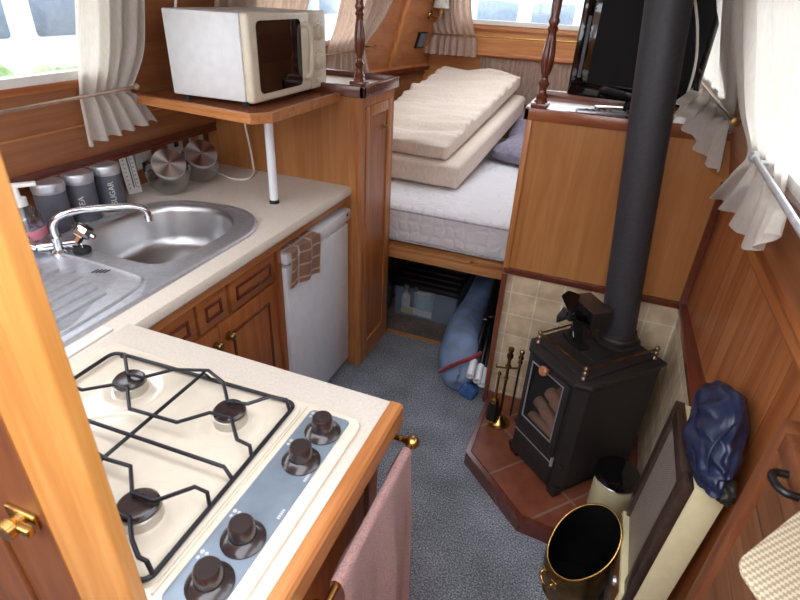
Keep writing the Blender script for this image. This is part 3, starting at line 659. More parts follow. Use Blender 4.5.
def turned_post(x, y, z, label, h):
    t = thing('turned_post', label, 'post', (x, y, z), 'turned posts rising to the roof')
    b = B(MX((x, y, z)))
    pr = [(0, 0), (.026, 0), (.026, .018), (.02, .024), (.024, .034), (.016, .045), (.014, .06), (.022, .075), (.014, .088), (.013, .10)]
    pr += [(.017, .105), (.024, .14), (.025, .165), (.021, .20), (.015, .235), (.021, .245), (.015, .255), (.022, .268), (.016, .28), (.018, .30), (.0205, .36), (.0205, h-.1), (.018, h-.04), (.024, h-.03), (.024, h), (0, h)]
    P2 = []
    for (a, za), (c, zc) in zip(pr, pr[1:]):
        n = max(1, int((zc-za)/.012))
        for k in range(n): P2.append((a+(c-a)*k/n, za+(zc-za)*k/n))
    P2.append(pr[-1]); P2 = [(a*.88, c) for a, c in P2]; b.lathe(P2, None, 40, flute=(.105, .235, 12, .12)); mk('shaft', b, M['maho_z'], t, 50)
    b = B(); b.box(x-.03, x+.03, y-.03, y+.03, z-.001, z+.014, .004); mk('foot', b, M['maho_z'], t)
turned_post(-.957, 2.03, 1.343, 'turned dark wood post on the corner of the tall cupboard beside the microwave', .637)
t = thing('microwave_shelf', 'oak shelf with chamfered corner on a white leg, carrying the microwave', 'shelf', (-1.3, 1.75, 1.285))
b = B(); b.prism([(-1.60, 1.515), (-1.06, 1.452), (-1.02, 1.505), (-1.02, 1.976), (-1.60, 1.976)], 1.288, 1.308); mk('board', b, M['maho_x'], t, 0)
b = B(); pth = [(-1.60, 1.512), (-1.058, 1.447), (-1.014, 1.503), (-1.014, 1.976)]; pin = [(-1.60, 1.532), (-1.066, 1.466), (-1.034, 1.51), (-1.034, 1.976)]
for i in range(3): b.hexa([(*pth[i], 1.283), (*pth[i+1], 1.283), (*pin[i+1], 1.283), (*pin[i], 1.283)], [(*pth[i], 1.313), (*pth[i+1], 1.313), (*pin[i+1], 1.313), (*pin[i], 1.313)])
mk('edging', b, M['oak_x'], t, 0)
b = B(MX((-1.15, 1.677, .936))); b.lathe([(0, .012), (.0165, .012), (.0165, .34), (.03, .342), (.03, .352), (0, .352)], None, 28); lg = lab(mk('leg', b, M['white'], t), 'white tubular leg')
b = B(MX((-1.15, 1.677, .936))); b.lathe([(0, 0), (.019, 0), (.018, .014), (0, .014)], None, 28); lab(mk('foot_cap', b, M['rubber'], lg), 'black foot')
t = thing('microwave_oven', 'white microwave with dark glass door on the oak shelf', 'microwave', (-1.27, 1.78, 1.309))
b = B(); b.box(-1.43, -1.135, 1.537, 2.028, 1.327, 1.588, .006); mk('casing', b, M['micro'], t)
b = B(); b.box(-1.133, -1.098, 1.533, 1.905, 1.325, 1.591, .012, 3); dr = lab(mk('door', b, M['micro_f'], t), 'cream door surround')
b = B(); b.prism(roundpoly([(1.572, 1.352), (1.838, 1.352), (1.838, 1.568), (1.572, 1.568)], .022), -1.1, -1.0955, axis='x'); lab(mk('window', b, M['black_gl'], dr, 30), 'dark reflective door glass')
b = B(); b.tube([(-1.098, 1.868, 1.375), (-1.075, 1.868, 1.39), (-1.072, 1.868, 1.46), (-1.075, 1.868, 1.535), (-1.098, 1.868, 1.55)], .010, 12, smooth=5); mk('handle', b, M['micro_f'], dr)
b = B(); b.box(-1.133, -1.099, 1.909, 2.03, 1.325, 1.591, .010, 3); cp = lab(mk('control_panel', b, M['micro_f'], t), 'cream control panel')
for z in (1.52, 1.42):
    b = B(aim((-1.099, 1.968, z), (1, 0, 0))); b.lathe([(0, 0), (.028, 0), (.026, .012), (.02, .014), (0, .014)], None, 28); b.box(-.003, .003, -.02, .02, .013, .019, .001); mk('dial', b, M['micro_f'], cp)
    b = B()
    for k in range(9):
        a = -2.2+k*.55; b.box(-1.0995, -1.0982, 1.968+.037*math.sin(a)-.002, 1.968+.037*math.sin(a)+.002, z+.037*math.cos(a)-.002, z+.037*math.cos(a)+.002)
    mk('dial_marking', b, M['canister'], cp)
b = B(); b.box(-1.0995, -1.0965, 1.945, 1.99, 1.343, 1.362, .002); mk('push_button', b, M['micro_f'], cp)
for x in (-1.40, -1.16):
    for y in (1.57, 1.99):
        b = B(); b.cyl((x, y, 1.308), (x, y, 1.328), .012, seg=14); lab(mk('foot', b, M['rubber'], t), 'black foot')
b = B(); b.tube([(-1.43, 1.62, 1.56), (-1.455, 1.63, 1.57), (-1.46, 1.66, 1.64), (-1.452, 1.69, 1.72)], .0045, 10, smooth=6); solo('aerial_cable', 'white cable rising from behind the microwave', 'cable', b, M['white_pl'], smooth=60)
#@@HOB
# ------------------------------------------------------------------ hob counter
b = B(); b.box(-1.0, -.300, .25, .797, .897, .9355, .003); solo('hob_worktop', 'cream laminate worktop holding the gas hob, with light wood edging', 'worktop', b, M['worktop'])
hw = bpy.data.objects['hob_worktop']
b = B(); b.prism([(-.300, .880), (-.276, .880), (-.272, .885), (-.272, .930), (-.277, .936), (-.300, .936)], .25, .797, axis='y'); lab(mk('edging', b, M['oak_y'], hw), 'light wood front edging')
b = B(); b.box(-1.035, -1.0, .27, .757, .9365, .9415, .002); lab(mk('joint_strip', b, M['white_pl'], hw), 'white joint strip')
t = thing('hob_cabinet', 'dark timber cabinet under the hob worktop', 'cabinet', (-.6, .5, 0))
b = B(); b.box(-.985, -.33, .27, .775, 0, .895); mk('carcass', b, M['drawer_z'], t, 0)
b = B(); b.box(-.33, -.312, .28, .77, .06, .86, .004); dr = mk('door', b, M['drawer_z'], t)
b = B()
for a0, a1, c0, c1 in ((.34, .71, .12, .132), (.34, .71, .79, .802), (.34, .352, .12, .8), (.698, .71, .12, .8)): b.box(-.313, -.306, a0, a1, c0, c1, .002)
mk('moulding', b, M['maho'], dr)
t = thing('gas_hob', 'cream enamel gas hob with four burners and a grey-blue control strip', 'hob', (-.64, .49, .936))
b = B(); b.prism(roundpoly([(-.965, .272), (-.322, .272), (-.322, .712), (-.965, .712)], .028), .936, .946, .003); b.prism(roundpoly([(-.95, .285), (-.445, .285), (-.445, .70), (-.95, .70)], .03), .946, .9485, .002)
b.box(-.4415, -.4385, .285, .70, .946, .9505, .001); b.cyl((-.333, .70, .946), (-.333, .70, .9475), .004, seg=12); mk('base_plate', b, M['cream'], t)
b = B(); b.prism(roundpoly([(-.428, .284), (-.343, .284), (-.343, .698), (-.428, .698)], .012), .9455, .9475, .0008); cp = lab(mk('control_panel', b, M['panel_bl'], t), 'grey-blue control strip')
b = B()
for y in (.652, .572, .405, .328):
    for k, (dx, dy) in enumerate(((-.042, .008), (-.042, -.006), (-.034, .008), (-.034, -.006))): b.cyl((-.378+dx, y+.03+dy*.7, .947), (-.378+dx, y+.03+dy*.7, .9481), .0028 if k else .0034, seg=10)
for y in (.455, .535):
    for k in range(5): b.box(-.353, -.348, y+k*.004, y+k*.004+.0022, .947, .948)
mk('marking', b, M['ink'], cp, 0)
for y in (.650, .572, .404, .328):
    b = B(MX((-.378, y, .9475))); b.lathe([(0, 0), (.034, 0), (.034, .003), (.026, .010), (.0205, .012), (.0195, .034), (.017, .038), (0, .038)], None, 36)
    mk('knob', b, M['knob'], t, 40)
for x, y, r in ((-.785, .598, .031), (-.55, .605, .031), (-.785, .372, .033), (-.545, .375, .033)):
    b = B(MX((x, y, .948))); b.lathe([(r*2.1, 0), (r*2.1, .0012), (r*1.75, .0026), (r*1.6, .0005), (r*1.25, .001), (r*1.2, 0)], None, 40); ds = mk('spill_ring', b, M['cream'], t, 60)
    b = B(MX((x, y, .948))); b.lathe([(0, 0), (r*1.02, 0), (r*1.02, .020), (r*.9, .022), (0, .022)], None, 40, flute=(.004, .012, 40, .06)); bu = lab(mk('burner', b, M['alu'], t, 50), 'alloy burner ring')
    b = B(MX((x, y, .948))); b.lathe([(0, .022), (r*.98, .022), (r*.98, .027), (r*.86, .031), (r*.5, .029), (0, .029)], None, 40); lab(mk('cap', b, M['burn'] , bu, 40), 'dark burner cap')
b = B(); WR_ = .0042
fr = roundpoly([(-.905, .283), (-.452, .290), (-.458, .689), (-.905, .672)], .02, 5)
b.tube([(x, y, .957) for x, y in fr], WR_, 8, closed=True)
W1 = [(-.868, .672, .957), (-.853, .645, .985), (-.845, .649, .985), (-.79, .602, .985), (-.754, .604, .985), (-.717, .65, .985), (-.653, .676, .985), (-.602, .657, .985), (-.558, .613, .985), (-.522, .624, .985), (-.496, .659, .985), (-.463, .664, .985), (-.457, .664, .957)]
W2 = [(-.905, .53, .957), (-.895, .529, .985), (-.827, .529, .985), (-.787, .565, .985), (-.753, .565, .985), (-.708, .525, .985), (-.606, .532, .985), (-.57, .576, .985), (-.528, .582, .985), (-.484, .54, .985), (-.456, .537, .985), (-.455, .537, .957)]
W3 = [(-.905, .43, .957), (-.895, .43, .985), (-.83, .43, .985), (-.79, .39, .985), (-.755, .388, .985), (-.70, .425, .985), (-.65, .418, .985), (-.603, .422, .985), (-.56, .382, .985), (-.519, .384, .985), (-.482, .43, .985), (-.458, .429, .985), (-.453, .424, .957)]
W4 = [(-.905, .31, .957), (-.88, .31, .985), (-.83, .318, .985), (-.79, .352, .985), (-.755, .352, .985), (-.70, .31, .985), (-.6, .305, .985), (-.565, .347, .985), (-.53, .347, .985), (-.5, .321, .985), (-.471, .304, .985), (-.458, .304, .985), (-.453, .304, .957)]
BX = [(-.905, .475, .957), (-.895, .475, .982), (-.744, .474, .982), (-.468, .483, .982), (-.455, .484, .957)]
BY = [(-.662, .684, .957), (-.662, .672, .979), (-.662, .30, .979), (-.662, .288, .957)]
for w in (W1, W2, W3, W4, BX, BY): b.tube(w, .0036, 8, smooth=0)
for x, y in ((-.885, .672), (-.475, .686), (-.47, .293), (-.885, .284)): b.cyl((x, y, .946), (x, y, .957), .0035, seg=10)
lab(mk('pan_support', b, M['wire'], t, 60), 'black wire pan support')
t = thing('towel_rail', 'brass towel rail along the front edge of the hob worktop', 'rail', (-.26, .6, .84))
b = B(); b.tube([(-.245, .415, .853), (-.245, .785, .853)], .0065, 12); mk('bar', b, M['brass'], t)
for y in (.40, .785):
    b = B(aim((-.312 if y < .5 else -.30, y, .853), (1, 0, 0))); b.lathe([(0, 0), (.016, 0), (.016, .004), (.007, .008), (.006, .025), (.009, .03), (.006, .034), (.008, .042), (.0135, .05), (.0145, .057), (.0125, .066), (.006, .071), (0, .072)], None, 20); mk('bracket', b, M['brass'], t, 50)
def pt(u, v):
    y = .445+u*.31; fl = 1+.10*max(0, v-.3); y = .60+(y-.60)*fl
    f = .010*math.sin(u*11+1.2)*min(1, v*2)+.006*math.sin(u*23+v*3)*min(1, max(0, v-.15)*3)
    if v < .12: a = v/.12*PI; return Vector((-.245-.0105*math.cos(a)-(0 if v > .0 else 0), y, .855+.0115*math.sin(a)))
    s = (v-.12)/.88
    return Vector((-.2345+.018*min(1, s*3)+f, y+.02*s*(u-.5), .853-s*.60))
b = B(); b.sheet(pt, 60, 60, .006); tw = solo('hand_towel', 'dusty pink towel hanging over the brass rail by the hob', 'towel', b, M['towel'], smooth=70)
def pt2(u, v): return Vector((-.2565-.004*math.sin(u*9), .445+u*.31, .853-v*.30))
b = B(); b.sheet(pt2, 30, 20, .005); mk('back_fold', b, M['towel'], tw, 70)
#@@BED
# ------------------------------------------------------------------ bed
t = thing('bed_base', 'rough timber bed frame raised above the storage opening', 'bed', (-.6, 3.0, 0))
b = B(); b.box(-.945, -.285, 2.345, 2.385, .468, .513, .004); mk('front_rail', b, M['pine'], t)
b = B(); b.box(-.945, -.50, 2.352, 2.392, .515, .530, .004); mk('batten', b, M['pine'], t)
b = B(); b.box(-1.62, .39, 2.392, 4.18, .50, .53); mk('base_board', b, M['pine'], t, 0)
b = B(); b.box(-.985, -.95, 2.35, 2.39, .0, .50, .003); mk('leg', b, M['pine'], t)
b = B(); b.soft(1.66, 1.78, .205, .045, MX((-.44, 3.275, .6395)), cuts=26, wr=.006, wsc=4); ma = solo('mattress', 'white quilted double mattress on the timber bed base', 'mattress', b, M['mattress'], smooth=80)
def edge(z):
    return roundpoly([(-1.273, 2.384), (.393, 2.384), (.393, 4.168), (-1.273, 4.168)], .05)
b = B()
for z in (.712, .552): b.tube([(p.x, p.y, z+.004*math.sin(p.x*9)) for p in edge(z)], .0055, 8, closed=True)
mk('piping', b, M['piping'], ma, 60)
def wrink(p, n):
    if n.z > .3 or (n.length < .1 and p.z > 0):
        k = noise.noise(Vector((p.x*2.2+p.y*1.2, p.y*19-p.x*4, 1.7))); p = p+Vector((0, 0, .036*k+.012*noise.noise(Vector((p.x*3, p.y*26, 4)))))
    return p
tilt = math.radians(9.5)
def pad(cx, cy, cz, sx, sy, sz, rz, tl, wrf=None):
    b = B(); b.soft(sx, sy, sz, .028, Matrix.Translation((cx, cy, cz)) @ Matrix.Rotation(rz, 4, 'Z') @ Matrix.Rotation(tl, 4, 'X') @ Matrix.Translation((0, sy/2, 0)), cuts=64, wr=.004, wsc=7, fn=wrf); return b
solo('seat_cushion', 'lower beige upholstered cushion lying directly on the white mattress', 'cushion', pad(-1.02, 2.73, .812, .64, 1.36, .135, -.07, math.radians(8)), M['cushion'], 'beige cushions stacked on the bed', 70)
solo('seat_cushion', 'upper beige upholstered cushion with creased cover, topmost on the bed', 'cushion', pad(-1.075, 2.76, .935, .60, 1.34, .10, -.09, tilt, wrink), M['cushion'], 'beige cushions stacked on the bed', 70)
def pl_(p, n): return Vector((p.x, p.y, p.z*(1.15-1.0*max(abs(p.x)/.26, abs(p.y)/.2)**2.2*.75)))+n*.008*noise.noise(p*11)
b = B(); b.soft(.50, .40, .15, .05, Matrix.Translation((-.40, 3.52, .815)) @ Matrix.Rotation(-.25, 4, 'Z') @ Matrix.Rotation(.06, 4, 'X'), fn=pl_); solo('pillow', 'dark grey-violet pillow on the mattress beside the beige cushions', 'pillow', b, M['pillow'], smooth=80)
b = B(); b.soft(.50, .36, .15, .05, Matrix.Translation((-.42, 3.93, .86)) @ Matrix.Rotation(.1, 4, 'Z') @ Matrix.Rotation(.35, 4, 'X'), fn=pl_); solo('pillow', 'second dark pillow lying behind the first against the bow curtain', 'pillow', b, M['pillow'], smooth=80)
# under the bed
t = thing('storage_box', 'clear plastic storage box with black ribbed lid under the bed', 'box', (-.78, 2.72, 0))
b = B()
for (a0, a1, c0, c1) in ((-.965, -.60, 2.56, 2.566), (-.965, -.60, 2.894, 2.90), (-.965, -.959, 2.566, 2.894), (-.606, -.60, 2.566, 2.894)): b.box(a0, a1, c0, c1, .004, .20)
b.box(-.965, -.60, 2.56, 2.90, .0, .006); mk('tub', b, M['tub'], t, 0)
b = B(); b.box(-.985, -.58, 2.54, 2.92, .195, .228, .010)
for k in range(5): b.box(-.96, -.605, 2.575+k*.07, 2.60+k*.07, .225, .240, .005)
ld = lab(mk('lid', b, M['black'], t), 'black ribbed lid')
for x in (-.89, -.835):
    b = B(); b.box(x-.012, x+.012, 2.53, 2.55, .185, .215, .004); mk('latch', b, M['canister'], ld)
t = thing('glue_bottle', 'white nozzle bottle standing inside the clear storage box', 'bottle', (-.92, 2.63, .007))
b = B(MX((-.92, 2.62, .007))); b.lathe([(0, 0), (.025, 0), (.025, .09), (.01, .11), (.008, .115), (0, .115)], None, 20); mk('body', b, M['white_pl'], t)
b = B(MX((-.92, 2.62, .115))); b.lathe([(0, 0), (.009, 0), (.009, .01), (.003, .05), (0, .05)], None, 16); mk('nozzle', b, M['white_pl'], t)
t = thing('paint_tin', 'pale green and white tub inside the clear storage box', 'tub', (-.82, 2.66, .007))
b = B(MX((-.82, 2.66, .007))); b.lathe([(0, 0), (.06, 0), (.062, .13), (0, .13)], None, 28); mk('body', b, plain('tub_green', (170, 206, 196), .5), t)
b = B(MX((-.82, 2.66, .137))); b.lathe([(0, 0), (.065, 0), (.065, .016), (0, .018)], None, 28); lab(mk('lid', b, M['white_pl'], t), 'white lid')
t = thing('packet', 'flat yellow and white printed packet at the front of the storage box', 'packet', (-.82, 2.575, .007))
b = B(); b.box(-.93, -.74, 2.57, 2.582, .008, .048, .002); mk('sleeve', b, M['white_pl'], t)
b = B(); b.box(-.93, -.855, 2.568, 2.5705, .010, .046); lab(mk('print', b, M['label'], t, 0), 'yellow printed half')
b = B(); b.ball((-1.04, 2.60, .12), .05, .09, .13, wr=.35, wsc=2.6, seed=4); solo('plastic_bag', 'crumpled clear plastic bag left of the storage box', 'bag', b, M['plastic_clear'], smooth=50)
def bagF(u, v):
    # long limp sleeve: v along, u round
    y = 1.985+v*1.0; cx = -.415-.10*v-.035*math.sin(v*4); rz = .10+.03*math.sin(v*5+1)-.02*v; rx = .095-.02*v+.012*math.sin(v*8)
    a = 2*PI*u; k = 1+.07*noise.noise(Vector((math.cos(a)*1.5, math.sin(a)*1.5, v*6)))
    x = cx+rx*k*math.cos(a); z = .115+.06*v+rz*k*math.sin(a)
    if v < .12: q = math.sqrt(max(.0, 1-(1-v/.12)**2)); q = .04+.96*q; x = cx+(x-cx)*q; z = .10+(z-.10)*q
    return Vector((x, y+.03*math.sin(a), max(.003, z)))
t = thing('awning_pole_bag', 'pale blue fabric pole bag lying out from under the bed', 'bag', (-.42, 2.4, 0))
b = B(); b.sheet(bagF, 36, 50, .004); mk('sleeve', b, M['bag_blue'], t, 70)
b = B(); b.soft(.085, .05, .075, .022, MX((-.362, 1.985, .045), ry=.5, rz=.3), cuts=10, wr=.012, wsc=14); lab(mk('lining', b, M['bag_blue2'], t, 60), 'brighter blue folded end')
b = B(); b.tube([(-.518, 2.03, .075), (-.49, 1.995, .12), (-.44, 1.98, .175), (-.36, 1.985, .235), (-.33, 2.02, .25)], .009, 8, smooth=5); lab(mk('strap', b, M['strap'], t, 60), 'dark red strap')
for i, (x, z, lb) in enumerate(((-.355, .150, 'black awning pole with white end cap, highest in the bag mouth'), (-.322, .118, 'black awning pole with white end cap, middle of the three'), (-.302, .088, 'black awning pole with white end cap, lowest by the tiled board'))):
    t = thing('awning_pole', lb, 'pole', (x, 2.2, z), 'poles sticking out of the blue bag')
    y0 = 1.955+.02*i; e = Vector((x-.06-.02*i, 2.85, z+.24)); s0 = Vector((x, y0, z)); dd = (e-s0).normalized()
    b = B(); b.cyl(s0+dd*.07, e, .012, seg=14); mk('shaft', b, M['black'], t)
    b = B(aim(s0, dd)); b.lathe([(0, .03), (.010, .03), (.011, 0), (.0185, 0), (.0185, .095), (.0125, .10), (0, .10)], None, 18); lab(mk('end_cap', b, M['white'], t), 'white hollow end cap')
    b = B(aim(s0+dd*(.36+.05*i), dd)); b.lathe([(.012, 0), (.018, .003), (.018, .022), (.012, .025)], None, 14); lab(mk('clip', b, M['chrome'], t), 'pale metal clip')
#@@STOVE
# ------------------------------------------------------------------ stove corner
t = thing('hearth', 'raised terracotta tiled hearth with dark wood edging under the stove', 'hearth', (.1, 1.7, 0))
b = B(); b.prism([(-.243, 2.01), (-.243, 1.605), (.006, 1.375), (.394, 1.345), (.394, 2.01)], 0, .058); mk('tile_bed', b, M['terra'], t, 0)
HP = [(-.262, 2.0), (-.262, 1.582), (-.002, 1.347), (.394, 1.318)]; HI = [(-.243, 2.0), (-.243, 1.592), (.007, 1.367), (.394, 1.337)]
b = B()
for i in range(3): b.hexa([(*HP[i], 0), (*HP[i+1], 0), (*HI[i+1], 0), (*HI[i], 0)], [(*HP[i], .066), (*HP[i+1], .066), (*HI[i+1], .066), (*HI[i], .066)])
lab(mk('edging', b, M['maho'], t, 0), 'dark red-brown timber edging')
SA = -math.radians(42)
ST = thing('wood_stove', 'black cast iron wood-burning stove set diagonally on the hearth', 'stove', (.114, 1.713, .058), local=True, rz=SA)
b = B(); W, D, CH = .146, .185, .036
oc = [(-W+CH, -D), (W-CH, -D), (W, -D+CH), (W, D), (-W, D), (-W, -D+CH)]; e = .014
ic = [(-W+CH+.004, -D+e), (W-CH-.004, -D+e), (W-e, -D+CH+.004), (W-e, D-e), (-W+e, D-e), (-W+e, -D+CH+.004)]
for i in (1, 2, 3, 4, 5):
    j = (i+1) % 6; b.hexa([(*oc[i], .042), (*oc[j], .042), (*ic[j], .042), (*ic[i], .042)], [(*oc[i], .515), (*oc[j], .515), (*ic[j], .515), (*ic[i], .515)])
b.prism(oc, .038, .056); b.box(-W+.01, W-.01, -D+.01, D-.01, .155, .168)
b.box(-W+CH-.004, -.098, -D, -D+.014, .05, .515); b.box(.098, W-CH+.004, -D, -D+.014, .05, .515); b.box(-.1, .1, -D, -D+.014, .16, .185); b.box(-.1, .1, -D, -D+.014, .502, .515)
mk('body', b, M['iron'], ST, 0)
b = B(); k_ = .010; tpo = [(-W+CH-.004, -D-k_), (W-CH+.004, -D-k_), (W+k_, -D+CH-.004), (W+k_, D+k_), (-W-k_, D+k_), (-W-k_, -D+CH-.004)]; b.prism(tpo, .512, .536, .010); b.box(-W+.022, W-.022, -D+.03, D-.02, .534, .546, .004); b.box(-.05, .06, -.06, .03, .545, .550, .002); tp = mk('top_plate', b, M['iron'], ST)
b = B()
for a0, a1, c0, c1 in ((-.104, -.078, .172, .508), (.078, .104, .172, .508), (-.08, .08, .172, .246), (-.08, .08, .492, .508)): b.box(a0, a1, -D-.012, -D+.002, c0, c1, .004)
dr = mk('door', b, M['iron'], ST)
b = B(); b.box(-.08, .08, -D-.006, -D-.003, .246, .492); mk('glass', b, M['stoveglass'], dr, 0)
b = B()
for a0, a1, c0, c1 in ((-.081, -.077, .244, .494), (.077, .081, .244, .494), (-.08, .08, .243, .247), (-.08, .08, .491, .495)): b.box(a0, a1, -D-.014, -D-.010, c0, c1)
lab(mk('glass_trim', b, M['steel'], dr, 0), 'bright metal edge of the glass')
b = B(aim((-.005, -D-.010, .503), (0, -1, .25))); b.lathe([(0, 0), (.007, 0), (.007, .014), (.017, .016), (.018, .026), (.012, .032), (0, .033)], None, 24); lab(mk('knob', b, M['copper'], dr, 40), 'brown wooden knob')
b = B(); b.box(-.104, .104, -D-.010, -D+.002, .05, .164, .005); mk('ash_door', b, M['iron'], ST)
b = B(); b.box(-.10, .104, -D-.014, -D-.010, .164, .1675); b.cyl((.104, -D-.008, .15), (.104, -D-.008, .19), .006, seg=12); lab(mk('hinge_bar', b, M['steel'], ST), 'worn bright lower bar')
for x in (-W+.036, W-.030):
    for y in (-D+.030, D-.03):
        b = B(); b.hexa([(x-.017, y-.017, .001), (x+.017, y-.017, .001), (x+.017, y+.017, .001), (x-.017, y+.017, .001)], [(x-.028, y-.028, .052), (x+.028, y-.028, .052), (x+.028, y+.028, .052), (x-.028, y+.028, .052)]); mk('leg', b, M['iron'], ST, 0)
PO = [(-.118, -.152), (.112, -.152), (.122, .165), (-.118, .165)]
for x, y in PO:
    b = B(MX((x, y, .538))); b.lathe([(0, 0), (.010, 0), (.008, .006), (.005, .010), (.009, .018), (.010, .024), (.005, .031), (.0085, .038), (.009, .044), (.005, .050), (0, .051)], None, 18); lab(mk('gallery_post', b, M['post_metal'], ST, 60), 'dull metal turned post')
b = B(); z = .538+.040
for (a, c) in ((PO[0], PO[1]), (PO[1], PO[2]), (PO[3], PO[0])): b.cyl((*a, z), (*c, z), .0035, seg=10)
lab(mk('gallery_rail', b, M['brass_old'], ST), 'thin metal gallery rail')
b = B(MX((-.012, .118, .547))); b.lathe([(.083, 0), (.083, .008), (.070, .012), (.072, .022), (.067, .032), (.062, .036), (.058, .036), (.058, 0)], None, 36); mk('flue_collar', b, M['iron'], ST, 50)
b = B(); b.box(-.10, .10, .06, .066, .175, .47, .002); b.box(-.10, .10, -.12, .06, .169, .178, .002); lab(mk('fire_lining', b, M['fire'], ST), 'pale fire brick')
cS = Matrix.Translation((.114, 1.713, .058)) @ Matrix.Rotation(SA, 4, 'Z')
def logg(p0, p1, r, label, end='log', name='log'):
    t = thing(name, label, 'log', tuple(cS @ Vector(p0)), 'logs behind the stove glass')
    p0, p1 = cS @ Vector(p0), cS @ Vector(p1); d = p1-p0; q = []
    for k in range(9): q.append(p0+d*k/8+Vector((0, 0, .003*math.sin(k*1.7))))
    b = B(); b.tube(q, [r*(1+.1*math.sin(k*2.3)) for k in range(9)], 12); mk('bark', b, M[end], t, 60)
logg((-.085, -.145, .212), (.075, -.14, .205), .024, 'lowest front log behind the stove glass')
logg((-.085, -.125, .285), (.078, -.142, .245), .022, 'long log lying across the front one in the stove')
logg((-.08, -.08, .225), (.08, -.07, .22), .03, 'back log at the bottom of the stove')
logg((-.06, -.10, .335), (.08, -.12, .298), .024, 'slanting log near the middle of the stove window')
t = thing('split_log', 'orange split log propped high behind the stove glass', 'log', tuple(cS @ Vector((.03, -.07, .33))), 'logs behind the stove glass')
b = B(cS @ MX((.03, -.09, .385), rx=.3, ry=.5, rz=.2)); b.prism([(-.045, -.02), (.045, -.025), (.03, .03), (-.03, .035)], -.05, .05, .004); mk('wedge', b, M['amber'], t)
# flue
f0 = cS @ Vector((-.012, .118, .552)); f1 = Vector((.035, 1.775, 1.975))
t = thing('flue_pipe', 'black flue pipe rising from the stove, leaning slightly inboard', 'flue', tuple(f0))
b = B(); d = f1-f0; b.lathe([(0, 0), (.0565, 0), (.0565, .05), (.060, .052), (.060, d.length), (0, d.length)], aim(f0, d), 48); mk('pipe', b, M['flue'], t, 50)
b = B(aim(f0+d.normalized()*.012, d)); b.lathe([(.057, 0), (.066, .004), (.066, .022), (.057, .028)], None, 40); mk('band', b, M['iron'], t, 50)
# stove fan
FM = Matrix.Translation((.048, 1.722, .6055)) @ Matrix.Rotation(math.radians(-52), 4, 'Z') @ Matrix.Scale(1.22, 4)
t = thing('stove_fan', 'black heat-powered fan standing on the stove top', 'fan', (.048, 1.722, .6095))
b = B(FM); b.box(-.045, .045, -.016, .016, 0, .010, .002); b.prism([(-.035, .01), (.035, .01), (.02, .075), (-.02, .075)], -.006, .006, axis='y'); mk('base', b, M['black'], t)
b = B(FM)
for k in range(6): b.box(-.045+k*.018-.0012, -.045+k*.018+.0012, -.004, .045+.006*abs(k-2.5), .075, .128)
b.box(-.047, .047, -.004, .004, .072, .12, .002); mk('cooling_fins', b, M['black'], t, 0)
b = B(FM); b.box(-.055, .055, -.008, .055, .128, .132, .001); lab(mk('top_plate', b, plain('fan_top', (84, 66, 60), .4, .5), t), 'brown metal top plate')
b = B(FM @ MX((0, -.03, .095), rx=PI/2)); b.lathe([(0, -.028), (.010, -.028), (.012, -.004), (.016, 0), (.014, .014), (0, .018)], None, 20); mk('hub', b, M['black_gl'], t, 40)
for k in range(4):
    mm = FM @ MX((0, -.034, .095), rx=PI/2) @ Matrix.Rotation(k*PI/2+.5, 4, 'Z') @ Matrix.Translation((.04, 0, 0)) @ Matrix.Rotation(.6, 4, 'X')
    b = B(mm); b.prism(roundpoly([(-.032, -.008), (.02, -.03), (.034, .004), (.02, .026), (-.032, .008)], .007, 4), -.0008, .0008); mk('blade', b, M['black_gl'], t, 30)
# companion set
t = thing('companion_stand', 'brass fireside companion stand on the hearth beside the stove', 'stand', (-.178, 1.815, .058))
b = B(MX((-.178, 1.815, .058))); b.lathe([(0, 0), (.05, 0), (.05, .006), (.036, .012), (.030, .022), (.014, .032), (.008, .04), (0, .04)], None, 32); mk('base', b, M['brass'], t, 50)
b = B(MX((-.178, 1.815, .095))); b.lathe([(0, 0), (.006, 0), (.006, .20), (.011, .206), (.006, .215), (.006, .26), (.013, .268), (.007, .28), (.007, .30), (.013, .312), (.014, .324), (.007, .334), (.012, .345), (.011, .357), (0, .362)], None, 20); mk('post', b, M['brass_old'], t, 60)
b = B(); b.tube([(-.225, 1.80, .365), (-.225, 1.80, .355), (-.178, 1.815, .352), (-.135, 1.83, .355), (-.135, 1.83, .365)], .004, 8); mk('hook_arm', b, M['brass_old'], t)
t = thing('hearth_brush', 'black hearth brush with brass handle hanging on the companion stand', 'brush', (-.222, 1.795, .07))
b = B(MX((-.205, 1.788, .10))); b.lathe([(0, 0), (.030, 0), (.027, .04), (.018, .085), (0, .09)], None, 24, flute=(-.01, .06, 18, .08)); mk('bristles', b, M['black'], t, 40)
b = B(MX((-.205, 1.788, .185))); b.lathe([(0, 0), (.019, .002), (.018, .018), (.006, .026), (.005, .14), (.009, .15), (.005, .16), (0, .161)], None, 20); mk('handle', b, M['brass'], t, 50)
t = thing('poker', 'brass-handled poker hanging on the companion stand nearer the stove', 'poker', (-.135, 1.83, .09))
b = B(MX((-.135, 1.83, .09))); b.lathe([(0, 0), (.003, .01), (.0045, .03), (.0045, .25), (0, .25)], None, 12); mk('rod', b, M['black'], t)
b = B(MX((-.135, 1.83, .335))); b.lathe([(0, 0), (.005, 0), (.006, .04), (.011, .05), (.006, .06), (.0125, .073), (.006, .085), (.011, .097), (.010, .106), (0, .112)], None, 18); mk('handle', b, M['brass'], t, 60)
